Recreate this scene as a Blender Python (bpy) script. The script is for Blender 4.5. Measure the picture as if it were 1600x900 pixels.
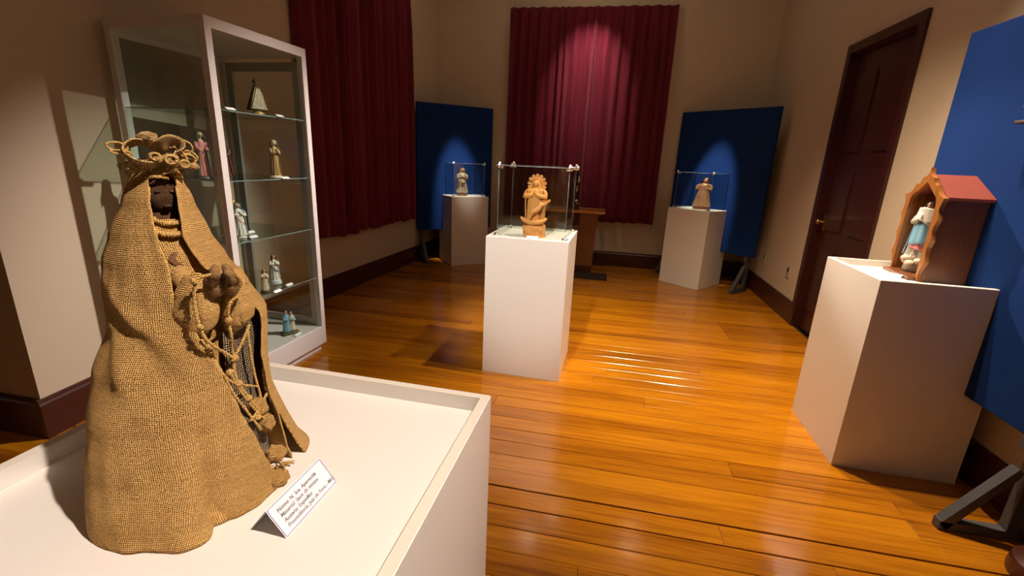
import bpy, bmesh, math, random
from math import sin, cos, pi, radians, atan2, hypot, sqrt
from mathutils import Vector, Matrix, noise

for o in list(bpy.data.objects):
    bpy.data.objects.remove(o)
SC = bpy.context.scene
COL = SC.collection
random.seed(11)

# ------------------------------------------------------------------ camera
cam_data = bpy.data.cameras.new('camera')
cam_data.sensor_fit = 'HORIZONTAL'
cam_data.sensor_width = 36.0
cam_data.lens = 714.16 / 1600 * 36.0
cam_data.clip_start = 0.02
cam = bpy.data.objects.new('camera', cam_data)
COL.objects.link(cam)
_P = dict(f=714.157, pitch=0.2768, roll=0.0437, yaw=-0.1879, h=1.5102)
def _cam():
    ya, pi_, ro = _P['yaw'], _P['pitch'], _P['roll']
    fw0 = Vector((sin(ya), cos(ya), 0)); rt0 = Vector((cos(ya), -sin(ya), 0))
    fw = fw0 * cos(pi_) + Vector((0, 0, -1)) * sin(pi_)
    up = rt0.cross(fw)
    rt = rt0 * cos(ro) + up * sin(ro)
    up2 = -rt0 * sin(ro) + up * cos(ro)
    m = Matrix((rt, up2, -fw)).transposed().to_4x4()
    m.translation = Vector((0, 0, _P['h']))
    return m
cam.matrix_world = _cam()
SC.camera = cam

# ------------------------------------------------------------------ world, exposure
w = bpy.data.worlds.new('world'); SC.world = w; w.use_nodes = True
w.node_tree.nodes['Background'].inputs[0].default_value = (1.0, 0.75, 0.5, 1)
w.node_tree.nodes['Background'].inputs[1].default_value = 0.02
SC.view_settings.view_transform = 'Standard'
SC.view_settings.look = 'None'
SC.view_settings.gamma = 1.0
SC.view_settings.use_curve_mapping = False
SC.view_settings.exposure = 0.0

# ------------------------------------------------------------------ spot lamps on the ceiling tracks
CEIL = 4.0
SPOTS = [  # position, target, full angle deg, blend, watts, colour, radius
    ((1.10, 0.38, 3.65), (-0.52, 0.58, 1.05), 33, 0.9, 560, (1.0, 0.84, 0.72), 0.035),   # table and burlap figure
    ((-0.60, 0.30, 3.75), (-0.45, 3.15, 0.85), 24, 0.8, 820, (1.0, 0.88, 0.78), 0.035),   # central pedestal
    ((1.20, 2.74, 3.75), (1.12, 2.55, 0.0), 74, 0.9, 430, (1.0, 0.82, 0.64), 0.035),      # above the shrine pedestal
    ((1.30, 3.68, 3.75), (-2.40, 2.45, 0.80), 29, 1.0, 1150, (1.0, 0.86, 0.77), 0.03),    # showcase
    ((-1.58, 5.62, 3.75), (-2.01, 6.40, 1.28), 17, 0.6, 700, (1.0, 0.86, 0.72), 0.03),    # back left figure
    ((0.80, 5.50, 3.75), (1.26, 6.36, 1.28), 17, 0.6, 700, (1.0, 0.86, 0.72), 0.03),      # back right figure
    ((-0.36, 6.02, 3.85), (-0.36, 6.86, 2.62), 50, 0.95, 165, (1.0, 0.82, 0.76), 0.03),    # curtain and bench
    ((0.50, 3.10, 3.75), (0.72, 3.65, 0.0), 88, 1.0, 620, (1.0, 0.78, 0.54), 0.05),      # open floor
    ((-0.65, 5.40, 3.75), (1.55, 2.70, 1.38), 19, 0.7, 700, (1.0, 0.86, 0.72), 0.035),    # shrine front
]
SPILL = 1.7      # watts of stray light each lamp head lets out

# ------------------------------------------------------------------ material helpers
MATS = {}
def L(c):
    return tuple((x / 12.92 if x <= 0.04045 else ((x + 0.055) / 1.055) ** 2.4) for x in c)
def H(h):
    return L(tuple(int(h[i:i + 2], 16) / 255 for i in (0, 2, 4)))
def new_mat(name):
    m = bpy.data.materials.new(name); m.use_nodes = True
    nt = m.node_tree
    return m, nt, nt.nodes['Principled BSDF']
def simple(name, col, rough=0.5, metal=0.0, var=0.12, scale=8.0, bump=0.0, bscale=60.0, coat=0.0, spec=0.5, stretch=None):
    if name in MATS: return MATS[name]
    m, nt, b = new_mat(name)
    N = nt.nodes; K = nt.links
    tc = N.new('ShaderNodeTexCoord')
    mp = N.new('ShaderNodeMapping'); K.new(tc.outputs['Object'], mp.inputs[0])
    if stretch: mp.inputs['Scale'].default_value = stretch
    nz = N.new('ShaderNodeTexNoise'); nz.inputs['Scale'].default_value = scale; nz.inputs['Detail'].default_value = 5
    K.new(mp.outputs[0], nz.inputs['Vector'])
    mx = N.new('ShaderNodeMix'); mx.data_type = 'RGBA'
    c = col
    mx.inputs[6].default_value = (*[x * (1 - var) for x in c], 1)
    mx.inputs[7].default_value = (*[min(1, x * (1 + var)) for x in c], 1)
    K.new(nz.outputs[0], mx.inputs[0]); K.new(mx.outputs[2], b.inputs['Base Color'])
    b.inputs['Roughness'].default_value = rough
    b.inputs['Metallic'].default_value = metal
    b.inputs['Coat Weight'].default_value = coat
    b.inputs['Specular IOR Level'].default_value = spec
    if bump:
        n2 = N.new('ShaderNodeTexNoise'); n2.inputs['Scale'].default_value = bscale; n2.inputs['Detail'].default_value = 4
        K.new(mp.outputs[0], n2.inputs['Vector'])
        bp = N.new('ShaderNodeBump'); bp.inputs['Strength'].default_value = bump; bp.inputs['Distance'].default_value = 0.004
        K.new(n2.outputs[0], bp.inputs['Height']); K.new(bp.outputs[0], b.inputs['Normal'])
    MATS[name] = m
    return m

WALL = simple('wall_paint', (0.55, 0.455, 0.335), 0.75, var=0.05, scale=1.5, bump=0.15, bscale=25)
CEILM = simple('ceiling_paint', (0.45, 0.38, 0.28), 0.8, var=0.05)
BASEB = simple('baseboard_varnish', (0.050, 0.010, 0.006), 0.35, var=0.3, scale=3, coat=0.3, stretch=(1, 1, 6))
DOORM = simple('door_varnish', (0.040, 0.007, 0.005), 0.40, var=0.3, scale=4, coat=0.2, stretch=(6, 6, 0.6))
WHITE = simple('white_lacquer', (0.80, 0.76, 0.70), 0.38, var=0.015, scale=3, bump=0.03, bscale=12)
RIMW = simple('edge_white', (0.74, 0.67, 0.56), 0.5, var=0.05, scale=10)
FRAMEW = simple('showcase_white', (0.72, 0.68, 0.66), 0.4, var=0.02)
ALU = simple('brushed_frame', (0.42, 0.41, 0.38), 0.45, metal=0.3, var=0.05)
CHROME = simple('chrome', (0.86, 0.85, 0.84), 0.26, metal=1.0, var=0.02)
BLUE = simple('blue_fabric_board', (0.006, 0.030, 0.145), 0.9, var=0.10, scale=2.0, bump=0.2, bscale=220, spec=0.12)
GREYW = simple('dark_grey_wood', (0.060, 0.060, 0.064), 0.45, var=0.2, bump=0.1, bscale=30)
MAT_RUG = simple('dark_mat', (0.020, 0.008, 0.005), 0.8, var=0.3, bump=0.4, bscale=200)
CARD = simple('card_paper', (0.86, 0.83, 0.86), 0.6, var=0.02)
INK = simple('grey_ink', (0.20, 0.19, 0.23), 0.6)
PURPLE = simple('purple_line', (0.24, 0.17, 0.42), 0.6)
BRASS = simple('old_brass', (0.45, 0.30, 0.10), 0.35, metal=1.0)
PLATE = simple('outlet_plate', (0.42, 0.38, 0.30), 0.5)
BLACK = simple('black_plastic', (0.012, 0.012, 0.012), 0.5)
REDWOOD = simple('dark_red_wood', (0.055, 0.010, 0.006), 0.4, var=0.3, coat=0.3)
BENCH = simple('bench_wood', (0.20, 0.070, 0.016), 0.42, var=0.35, scale=5, coat=0.2, stretch=(0.7, 6, 6))
BENCHT = simple('bench_top_wood', (0.60, 0.27, 0.07), 0.38, var=0.2, scale=5, coat=0.2, stretch=(0.7, 6, 6))
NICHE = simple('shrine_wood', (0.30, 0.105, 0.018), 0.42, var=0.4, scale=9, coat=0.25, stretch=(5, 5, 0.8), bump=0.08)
NICHE_SHADE = simple('shrine_wood_shaded', (0.15, 0.048, 0.013), 0.38, var=0.4, scale=8, coat=0.3, stretch=(5, 5, 0.7))  # same shrine wood in a darker tone, shade put into the colour
NICHER = simple('shrine_red_roof', (0.24, 0.050, 0.030), 0.45, var=0.2, scale=9)
TERRA = simple('terracotta', (0.74, 0.33, 0.085), 0.65, var=0.12, scale=22, bump=0.35, bscale=90)

def glass_mat(name='clear_glass', tint=(0.93, 0.97, 0.95), ior=1.45, edge=None):
    m, nt, b = new_mat(name)
    N = nt.nodes; K = nt.links
    N.remove(b)
    out = N['Material Output']
    tr = N.new('ShaderNodeBsdfTransparent'); tr.inputs[0].default_value = (*tint, 1)
    gl = N.new('ShaderNodeBsdfGlossy'); gl.inputs['Roughness'].default_value = 0.02
    gl.inputs['Color'].default_value = (1, 1, 1, 1)
    lw = N.new('ShaderNodeLayerWeight'); lw.inputs[0].default_value = 0.5
    pw = N.new('ShaderNodeMath'); pw.operation = 'POWER'; K.new(lw.outputs['Facing'], pw.inputs[0]); pw.inputs[1].default_value = 5.0
    fr = N.new('ShaderNodeMath'); fr.operation = 'MULTIPLY_ADD'; K.new(pw.outputs[0], fr.inputs[0]); fr.inputs[1].default_value = 0.6; fr.inputs[2].default_value = 0.035
    mx = N.new('ShaderNodeMixShader')
    K.new(fr.outputs[0], mx.inputs[0]); K.new(tr.outputs[0], mx.inputs[1]); K.new(gl.outputs[0], mx.inputs[2])
    K.new(mx.outputs[0], out.inputs['Surface'])
    return m
GLASS = glass_mat()
GLASSE = glass_mat('case_glass', (0.90, 0.93, 0.92), 1.40)
SHELFG = glass_mat('shelf_glass', (0.80, 0.88, 0.84), 1.45)
GEDGE = simple('glass_edge', (0.22, 0.28, 0.27), 0.2, var=0.1)

def floor_mat():
    m, nt, b = new_mat('varnished_floor_planks')
    N = nt.nodes; K = nt.links
    tc = N.new('ShaderNodeTexCoord'); oi = N.new('ShaderNodeObjectInfo')
    off = N.new('ShaderNodeVectorMath'); off.operation = 'SCALE'
    cmb = N.new('ShaderNodeCombineXYZ')
    for i in range(3): K.new(oi.outputs['Random'], cmb.inputs[i])
    K.new(cmb.outputs[0], off.inputs[0]); off.inputs['Scale'].default_value = 37.0
    add = N.new('ShaderNodeVectorMath'); K.new(tc.outputs['Object'], add.inputs[0]); K.new(off.outputs[0], add.inputs[1])
    mp = N.new('ShaderNodeMapping'); mp.inputs['Scale'].default_value = (0.55, 7.0, 7.0); K.new(add.outputs[0], mp.inputs[0])
    n1 = N.new('ShaderNodeTexNoise'); n1.inputs['Scale'].default_value = 2.6; n1.inputs['Detail'].default_value = 7; n1.inputs['Roughness'].default_value = 0.62
    K.new(mp.outputs[0], n1.inputs['Vector'])
    mp2 = N.new('ShaderNodeMapping'); mp2.inputs['Scale'].default_value = (1.4, 46.0, 20.0); K.new(add.outputs[0], mp2.inputs[0])
    n2 = N.new('ShaderNodeTexNoise'); n2.inputs['Scale'].default_value = 2.0; n2.inputs['Detail'].default_value = 4
    K.new(mp2.outputs[0], n2.inputs['Vector'])
    r = N.new('ShaderNodeValToRGB')
    e = r.color_ramp.elements
    e[0].position = 0.28; e[0].color = (0.20, 0.058, 0.0035, 1)
    e[1].position = 0.72; e[1].color = (0.56, 0.215, 0.007, 1)
    x = r.color_ramp.elements.new(0.5); x.color = (0.40, 0.140, 0.005, 1)
    mxv = N.new('ShaderNodeMath'); mxv.operation = 'MULTIPLY_ADD'
    K.new(n2.outputs[0], mxv.inputs[0]); mxv.inputs[1].default_value = 0.35
    sc = N.new('ShaderNodeMath'); sc.operation = 'MULTIPLY_ADD'; K.new(n1.outputs[0], sc.inputs[0]); sc.inputs[1].default_value = 0.62
    rr = N.new('ShaderNodeMath'); rr.operation = 'MULTIPLY_ADD'; K.new(oi.outputs['Random'], rr.inputs[0]); rr.inputs[1].default_value = 0.20; rr.inputs[2].default_value = -0.10
    K.new(rr.outputs[0], sc.inputs[2]); K.new(sc.outputs[0], mxv.inputs[2]); K.new(mxv.outputs[0], r.inputs[0])
    # small knots
    vo = N.new('ShaderNodeTexVoronoi'); vo.inputs['Scale'].default_value = 1.6; K.new(add.outputs[0], vo.inputs['Vector'])
    kn = N.new('ShaderNodeMapRange'); kn.inputs[1].default_value = 0.008; kn.inputs[2].default_value = 0.03; K.new(vo.outputs['Distance'], kn.inputs[0])
    mk = N.new('ShaderNodeMix'); mk.data_type = 'RGBA'; mk.inputs[6].default_value = (0.09, 0.022, 0.004, 1)
    K.new(kn.outputs[0], mk.inputs[0]); K.new(r.outputs[0], mk.inputs[7])
    K.new(mk.outputs[2], b.inputs['Base Color'])
    # varnish wear in the gloss
    n3 = N.new('ShaderNodeTexNoise'); n3.inputs['Scale'].default_value = 3.0; n3.inputs['Detail'].default_value = 6
    K.new(add.outputs[0], n3.inputs['Vector'])
    mr = N.new('ShaderNodeMapRange'); mr.inputs[1].default_value = 0.3; mr.inputs[2].default_value = 0.75; mr.inputs[3].default_value = 0.10; mr.inputs[4].default_value = 0.21
    K.new(n3.outputs[0], mr.inputs[0]); K.new(mr.outputs[0], b.inputs['Roughness'])
    b.inputs['Specular IOR Level'].default_value = 0.62
    n4 = N.new('ShaderNodeTexNoise'); n4.inputs['Scale'].default_value = 9.0; n4.inputs['Detail'].default_value = 2
    K.new(tc.outputs['Object'], n4.inputs['Vector'])
    bp = N.new('ShaderNodeBump'); bp.inputs['Strength'].default_value = 0.12; bp.inputs['Distance'].default_value = 0.006
    K.new(n4.outputs[0], bp.inputs['Height']); K.new(bp.outputs[0], b.inputs['Normal'])
    return m
FLOORM = floor_mat()
GAP = simple('floor_gap', (0.012, 0.005, 0.003), 0.8)

def velvet(name, col):
    m, nt, b = new_mat(name)
    N = nt.nodes; K = nt.links
    tc = N.new('ShaderNodeTexCoord'); nz = N.new('ShaderNodeTexNoise'); nz.inputs['Scale'].default_value = 6
    mp = N.new('ShaderNodeMapping'); mp.inputs['Scale'].default_value = (3, 3, 0.4)
    K.new(tc.outputs['Object'], mp.inputs[0]); K.new(mp.outputs[0], nz.inputs['Vector'])
    mx = N.new('ShaderNodeMix'); mx.data_type = 'RGBA'
    mx.inputs[6].default_value = (*[x * .75 for x in col], 1); mx.inputs[7].default_value = (*[x * 1.25 for x in col], 1)
    K.new(nz.outputs[0], mx.inputs[0]); K.new(mx.outputs[2], b.inputs['Base Color'])
    b.inputs['Roughness'].default_value = 0.8
    b.inputs['Sheen Weight'].default_value = 0.35; b.inputs['Sheen Roughness'].default_value = 0.4
    b.inputs['Sheen Tint'].default_value = (1, 0.35, 0.4, 1)
    b.inputs['Specular IOR Level'].default_value = 0.2
    return m
CURT = velvet('burgundy_velvet', (0.150, 0.012, 0.027))

def burlap(name, dark, mid, light, pitch=0.0056, strength=1.0, stain=True):
    m, nt, b = new_mat(name)
    N = nt.nodes; K = nt.links
    uv = N.new('ShaderNodeUVMap')
    nz = N.new('ShaderNodeTexNoise'); nz.inputs['Scale'].default_value = 28; nz.inputs['Detail'].default_value = 3
    K.new(uv.outputs[0], nz.inputs['Vector'])
    sub = N.new('ShaderNodeVectorMath'); sub.operation = 'SUBTRACT'; K.new(nz.outputs['Color'], sub.inputs[0]); sub.inputs[1].default_value = (.5, .5, .5)
    sca = N.new('ShaderNodeVectorMath'); sca.operation = 'SCALE'; K.new(sub.outputs[0], sca.inputs[0]); sca.inputs['Scale'].default_value = 0.0065
    ad = N.new('ShaderNodeVectorMath'); K.new(uv.outputs[0], ad.inputs[0]); K.new(sca.outputs[0], ad.inputs[1])
    sp = N.new('ShaderNodeSeparateXYZ'); K.new(ad.outputs[0], sp.inputs[0])
    def s(sock, k, ph=0.0):
        a = N.new('ShaderNodeMath'); a.operation = 'MULTIPLY_ADD'; K.new(sock, a.inputs[0]); a.inputs[1].default_value = k; a.inputs[2].default_value = ph
        c = N.new('ShaderNodeMath'); c.operation = 'SINE'; K.new(a.outputs[0], c.inputs[0]); return c.outputs[0]
    def mth(op, a, bb, c=None):
        q = N.new('ShaderNodeMath'); q.operation = op
        for i, v in enumerate((a, bb, c)):
            if v is None: continue
            if isinstance(v, (int, float)): q.inputs[i].default_value = v
            else: K.new(v, q.inputs[i])
        return q.outputs[0]
    k = pi / (pitch / 2)
    su = s(sp.outputs[0], k); sv = s(sp.outputs[1], k)
    ab_u = mth('ABSOLUTE', su, 0.0); ab_v = mth('ABSOLUTE', sv, 0.0)
    chk = mth('MULTIPLY', su, sv)                         # over and under
    warp = mth('MULTIPLY', ab_u, mth('MULTIPLY_ADD', chk, 0.5, 0.5))
    weft = mth('MULTIPLY', ab_v, mth('MULTIPLY_ADD', chk, -0.5, 0.5))
    hgt = mth('MAXIMUM', warp, weft)
    n2 = N.new('ShaderNodeTexNoise'); n2.inputs['Scale'].default_value = 260; n2.inputs['Detail'].default_value = 3
    K.new(uv.outputs[0], n2.inputs['Vector'])
    n3 = N.new('ShaderNodeTexNoise'); n3.inputs['Scale'].default_value = 14; n3.inputs['Detail'].default_value = 5
    K.new(uv.outputs[0], n3.inputs['Vector'])
    mpt = N.new('ShaderNodeMapping'); mpt.inputs['Scale'].default_value = (12, 330, 1); K.new(uv.outputs[0], mpt.inputs[0])
    n4 = N.new('ShaderNodeTexNoise'); n4.inputs['Scale'].default_value = 1.0; n4.inputs['Detail'].default_value = 2; K.new(mpt.outputs[0], n4.inputs['Vector'])
    hh = mth('MULTIPLY_ADD', n2.outputs[0], 0.55, hgt)
    hh = mth('MULTIPLY_ADD', n3.outputs[0], 0.25, hh)
    hh = mth('MULTIPLY_ADD', n4.outputs[0], 0.30, hh)
    r = N.new('ShaderNodeValToRGB'); e = r.color_ramp.elements
    e[0].position = 0.40; e[0].color = (*dark, 1); e[1].position = 1.25 / 1.4; e[1].color = (*light, 1)
    q = e.new(0.62); q.color = (*mid, 1)
    hs = mth('MULTIPLY_ADD', hh, 0.74, -0.09)
    K.new(hs, r.inputs[0]); K.new(r.outputs[0], b.inputs['Base Color'])
    b.inputs['Roughness'].default_value = 0.9; b.inputs['Specular IOR Level'].default_value = 0.15
    bp = N.new('ShaderNodeBump'); bp.inputs['Strength'].default_value = strength; bp.inputs['Distance'].default_value = 0.0022
    K.new(hh, bp.inputs['Height']); K.new(bp.outputs[0], b.inputs['Normal'])
    return m
BURLAP = burlap('burlap', (0.17, 0.070, 0.012), (0.54, 0.27, 0.066), (1.0, 0.66, 0.27), strength=1.0)
BURLAPC = burlap('pale_burlap', (0.22, 0.11, 0.030), (0.56, 0.33, 0.11), (0.95, 0.68, 0.34), 0.0040)
BURLAPD = burlap('dark_burlap', (0.045, 0.018, 0.008), (0.11, 0.050, 0.022), (0.24, 0.13, 0.06), 0.004)
NETM = burlap('dark_netting', (0.008, 0.004, 0.004), (0.02, 0.010, 0.008), (0.55, 0.42, 0.26), 0.0075)
CORD = simple('jute_cord', (0.56, 0.34, 0.10), 0.85, var=0.3, scale=120, bump=0.8, bscale=400)

# ------------------------------------------------------------------ mesh helpers
class MB:
    def __init__(s): s.v = []; s.f = []; s.uv = {}
    def add(s, vs, fs, uvs=None):
        o = len(s.v); s.v += [tuple(p) for p in vs]
        for i, fc in enumerate(fs):
            if uvs: s.uv[len(s.f)] = uvs[i]
            s.f.append(tuple(o + k for k in fc))
        return s
    def box(s, a, b, M=None):
        x0, y0, z0 = a; x1, y1, z1 = b
        vs = [(x0, y0, z0), (x1, y0, z0), (x1, y1, z0), (x0, y1, z0), (x0, y0, z1), (x1, y0, z1), (x1, y1, z1), (x0, y1, z1)]
        if M: vs = [M @ Vector(p) for p in vs]
        return s.add(vs, [(0, 3, 2, 1), (4, 5, 6, 7), (0, 1, 5, 4), (1, 2, 6, 5), (2, 3, 7, 6), (3, 0, 4, 7)])
    def bbox(s, a, b, r=0.004, M=None):
        bm = bmesh.new(); bmesh.ops.create_cube(bm, size=1)
        for v in bm.verts:
            v.co = Vector([(a[i] + b[i]) / 2 + v.co[i] * (b[i] - a[i]) for i in range(3)])
        bmesh.ops.bevel(bm, geom=bm.edges[:], offset=r, segments=2, affect='EDGES', profile=0.6)
        bm.verts.index_update()
        vs = [M @ v.co if M else v.co.copy() for v in bm.verts]; fs = [[v.index for v in f.verts] for f in bm.faces]
        bm.free(); return s.add(vs, fs)
    def prism(s, pts, d0, d1, axis=1, M=None):
        n = len(pts); vs = []
        for d in (d0, d1):
            for (a, b) in pts:
                p = {0: (d, a, b), 1: (a, d, b), 2: (a, b, d)}[axis]
                vs.append(M @ Vector(p) if M else p)
        fs = [tuple(range(n)), tuple(range(2 * n - 1, n - 1, -1))]
        fs += [(i, i + n, (i + 1) % n + n, (i + 1) % n) for i in range(n)]
        return s.add(vs, fs)
    def tube(s, pts, rad, n=8, cap=True, sq=1.0):
        pts = [Vector(p) for p in pts]
        if not hasattr(rad, '__len__'): rad = [rad] * len(pts)
        rings = []; prev = None
        for i, p in enumerate(pts):
            t = (pts[min(i + 1, len(pts) - 1)] - pts[max(i - 1, 0)])
            t = t.normalized() if t.length > 1e-9 else Vector((0, 0, 1))
            if prev is None:
                a = Vector((0, 0, 1)) if abs(t.z) < .9 else Vector((1, 0, 0))
                u = t.cross(a).normalized()
            else:
                u = (prev - t * prev.dot(t)).normalized()
            prev = u; v = t.cross(u)
            rings.append([p + (u * cos(2 * pi * k / n) + v * sq * sin(2 * pi * k / n)) * rad[i] for k in range(n)])
        vs = [q for r in rings for q in r]; fs = []
        for i in range(len(rings) - 1):
            for k in range(n):
                fs.append((i * n + k, i * n + (k + 1) % n, (i + 1) * n + (k + 1) % n, (i + 1) * n + k))
        if cap:
            fs.append(tuple(range(n - 1, -1, -1))); o = (len(rings) - 1) * n; fs.append(tuple(o + k for k in range(n)))
        return s.add(vs, fs)
    def ell(s, c, r, nu=16, nv=10, M=None, fn=None):
        vs = []; fs = []
        for j in range(nv + 1):
            th = pi * j / nv
            for i in range(nu):
                ph = 2 * pi * i / nu
                d = Vector((sin(th) * cos(ph), sin(th) * sin(ph), cos(th)))
                k = fn(d) if fn else 1.0
                p = Vector((d.x * r[0] * k, d.y * r[1] * k, d.z * r[2] * k))
                if M: p = M @ p
                vs.append(Vector(c) + p)
        for j in range(nv):
            for i in range(nu):
                fs.append((j * nu + i, (j + 1) * nu + i, (j + 1) * nu + (i + 1) % nu, j * nu + (i + 1) % nu))
        return s.add(vs, fs)
    def loft(s, rings, n=32, fold=None, caps=True):
        # rings: (z, cx, cy, rx, ry)
        vs = []; fs = []
        for (z, cx, cy, rx, ry) in rings:
            for i in range(n):
                a = 2 * pi * i / n
                k = 1 + (fold(a, z) if fold else 0)
                vs.append((cx + rx * k * cos(a), cy + ry * k * sin(a), z))
        for j in range(len(rings) - 1):
            for i in range(n):
                fs.append((j * n + i, j * n + (i + 1) % n, (j + 1) * n + (i + 1) % n, (j + 1) * n + i))
        if caps:
            fs.append(tuple(range(n - 1, -1, -1))); o = (len(rings) - 1) * n; fs.append(tuple(o + k for k in range(n)))
        return s.add(vs, fs)
    def grid(s, P, nu, nv, uvf=None, closed=False, thick=0.0):
        vs = [Vector(P(i / (nu - 1), j / (nv - 1))) for j in range(nv) for i in range(nu)]
        fs = []; uvs = []
        for j in range(nv - 1):
            for i in range(nu - 1):
                fs.append((j * nu + i, j * nu + i + 1, (j + 1) * nu + i + 1, (j + 1) * nu + i))
        # arc-length uvs
        U = [[0.0] * nu for _ in range(nv)]; V = [[0.0] * nu for _ in range(nv)]
        for j in range(nv):
            for i in range(1, nu):
                U[j][i] = U[j][i - 1] + (vs[j * nu + i] - vs[j * nu + i - 1]).length
            c = U[j][nu // 2]
            for i in range(nu): U[j][i] -= c
        for i in range(nu):
            for j in range(1, nv):
                V[j][i] = V[j - 1][i] + (vs[j * nu + i] - vs[(j - 1) * nu + i]).length
        for j in range(nv - 1):
            for i in range(nu - 1):
                uvs.append([(U[a][b], V[a][nu // 2] if False else V[a][b]) for a, b in ((j, i), (j, i + 1), (j + 1, i + 1), (j + 1, i))])
        return s.add(vs, fs, uvs)
    def build(s, name, mat, parent=None, smooth=True, auto=None, solid=0.0, sub=0):
        me = bpy.data.meshes.new(name)
        me.from_pydata([tuple(p) for p in s.v], [], s.f)
        if s.uv:
            ul = me.uv_layers.new(name='UVMap')
            for p in me.polygons:
                if p.index in s.uv:
                    for li, uvc in zip(p.loop_indices, s.uv[p.index]): ul.data[li].uv = uvc
        bm = bmesh.new(); bm.from_mesh(me)
        if not s.uv: bmesh.ops.recalc_face_normals(bm, faces=bm.faces)
        bm.to_mesh(me); bm.free()
        if smooth: me.shade_smooth()
        else: me.shade_flat()
        me.materials.append(mat)
        if auto: me.set_sharp_from_angle(angle=radians(auto))
        o = bpy.data.objects.new(name, me); COL.objects.link(o)
        if parent: o.parent = parent
        if solid:
            md = o.modifiers.new('thickness', 'SOLIDIFY'); md.thickness = solid; md.offset = 0
        if sub:
            md = o.modifiers.new('smooth', 'SUBSURF'); md.levels = sub; md.render_levels = sub
        return o

def tag(o, label, cat, group=None):
    o['label'] = label; o['category'] = cat
    if group: o['group'] = group
    return o
def thing(name, label, cat, loc=(0, 0, 0), rz=0.0, group=None):
    o = bpy.data.objects.new(name, None); COL.objects.link(o)
    o.location = loc; o.rotation_euler = (0, 0, rz); o.empty_display_size = 0.05
    return tag(o, label, cat, group)
def struct(name, mb, m, parent=None, smooth=False):
    o = mb.build(name, m, parent, smooth)
    if parent is None: o['kind'] = 'structure'
    return o
def Rz(a): return Matrix.Rotation(a, 4, 'Z')
def T(x, y, z): return Matrix.Translation((x, y, z))
def lerp(a, b, t): return a + (b - a) * t
def interp(tab, x):
    if x <= tab[0][0]: return tab[0][1:]
    for k in range(len(tab) - 1):
        a, b = tab[k], tab[k + 1]
        if x <= b[0]:
            t = (x - a[0]) / (b[0] - a[0]); t = t * t * (3 - 2 * t) * 0.5 + t * 0.5
            return tuple(lerp(a[i], b[i], t) for i in range(1, len(a)))
    return tab[-1][1:]
def nz(x, y, z): return noise.noise(Vector((x, y, z)))

# ------------------------------------------------------------------ room shell
XR, YB, YF = 1.984, 6.96, -1.6
XLF = -3.65
def xw(y): return -2.865 + (y - 3.1) * (0.285 / 3.86)     # face of the far stretch of the left wall
PIER0, PIER1, XP = 1.589, 1.98, -2.717
fl = struct('floor', MB().box((XLF - .2, YF - .2, -0.12), (XR + .2, YB + .2, -0.022)), GAP)
struct('ceiling', MB().box((XLF - .2, YF - .2, CEIL), (XR + .2, YB + .2, CEIL + .12)), CEILM)
struct('wall_back', MB().box((-2.8, YB, -0.1), (XR + .2, YB + .2, CEIL)), WALL)
struct('wall_front', MB().box((XLF - .2, YF - .2, -0.1), (XR + .2, YF, CEIL)), WALL)
XP = -2.74; XK, YK = -2.865, 3.1
pts = [(XLF, YF), (XLF, PIER0), (XP, PIER0), (XK, YK), (xw(YB), YB), (xw(YB) - .25, YB + .2), (XLF - .2, YB + .2), (XLF - .2, YF)]
struct('wall_left', MB().prism(pts, -0.1, CEIL, 2), WALL)
DY0, DY1, DH = 3.90, 4.83, 2.50
wr = MB()
wr.box((XR, YF, -0.1), (XR + .2, DY0, CEIL)); wr.box((XR, DY1, -0.1), (XR + .2, YB, CEIL)); wr.box((XR, DY0, DH), (XR + .2, DY1, CEIL))
wr.box((XR + .15, DY0 - .01, -0.1), (XR + .2, DY1 + .01, DH + .01))
struct('wall_right', wr, WALL)
BBH, BT = 0.218, 0.022
def bboard(p, q, th=BT):
    # board along p->q, standing to the left of the direction
    d = Vector((q[0] - p[0], q[1] - p[1], 0)); l = d.length; a = atan2(d.y, d.x)
    M = T(p[0], p[1], 0) @ Rz(a)
    prof = [(0, 0), (th, 0), (th, BBH - .03), (th * .75, BBH - .018), (th * .6, BBH - .004), (th * .3, BBH), (0, BBH)]
    mb = MB(); mb.prism(prof, 0, l, 0, M); return mb
def merge(*ms):
    r = MB()
    for m in ms: r.add(m.v, m.f)
    return r
struct('baseboard_back', bboard((XR - .001, YB), (xw(YB) + .001, YB)), BASEB)
struct('baseboard_left', merge(bboard((xw(YB), YB), (XK, YK)), bboard((XK, YK), (XP, PIER0 - BT)), bboard((XP, PIER0), (XLF, PIER0)), bboard((XLF, PIER0), (XLF, YF))), BASEB)
struct('baseboard_right', merge(bboard((XR, YF), (XR, DY0 - .065)), bboard((XR, DY1 + .065), (XR, YB))), BASEB)
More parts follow.
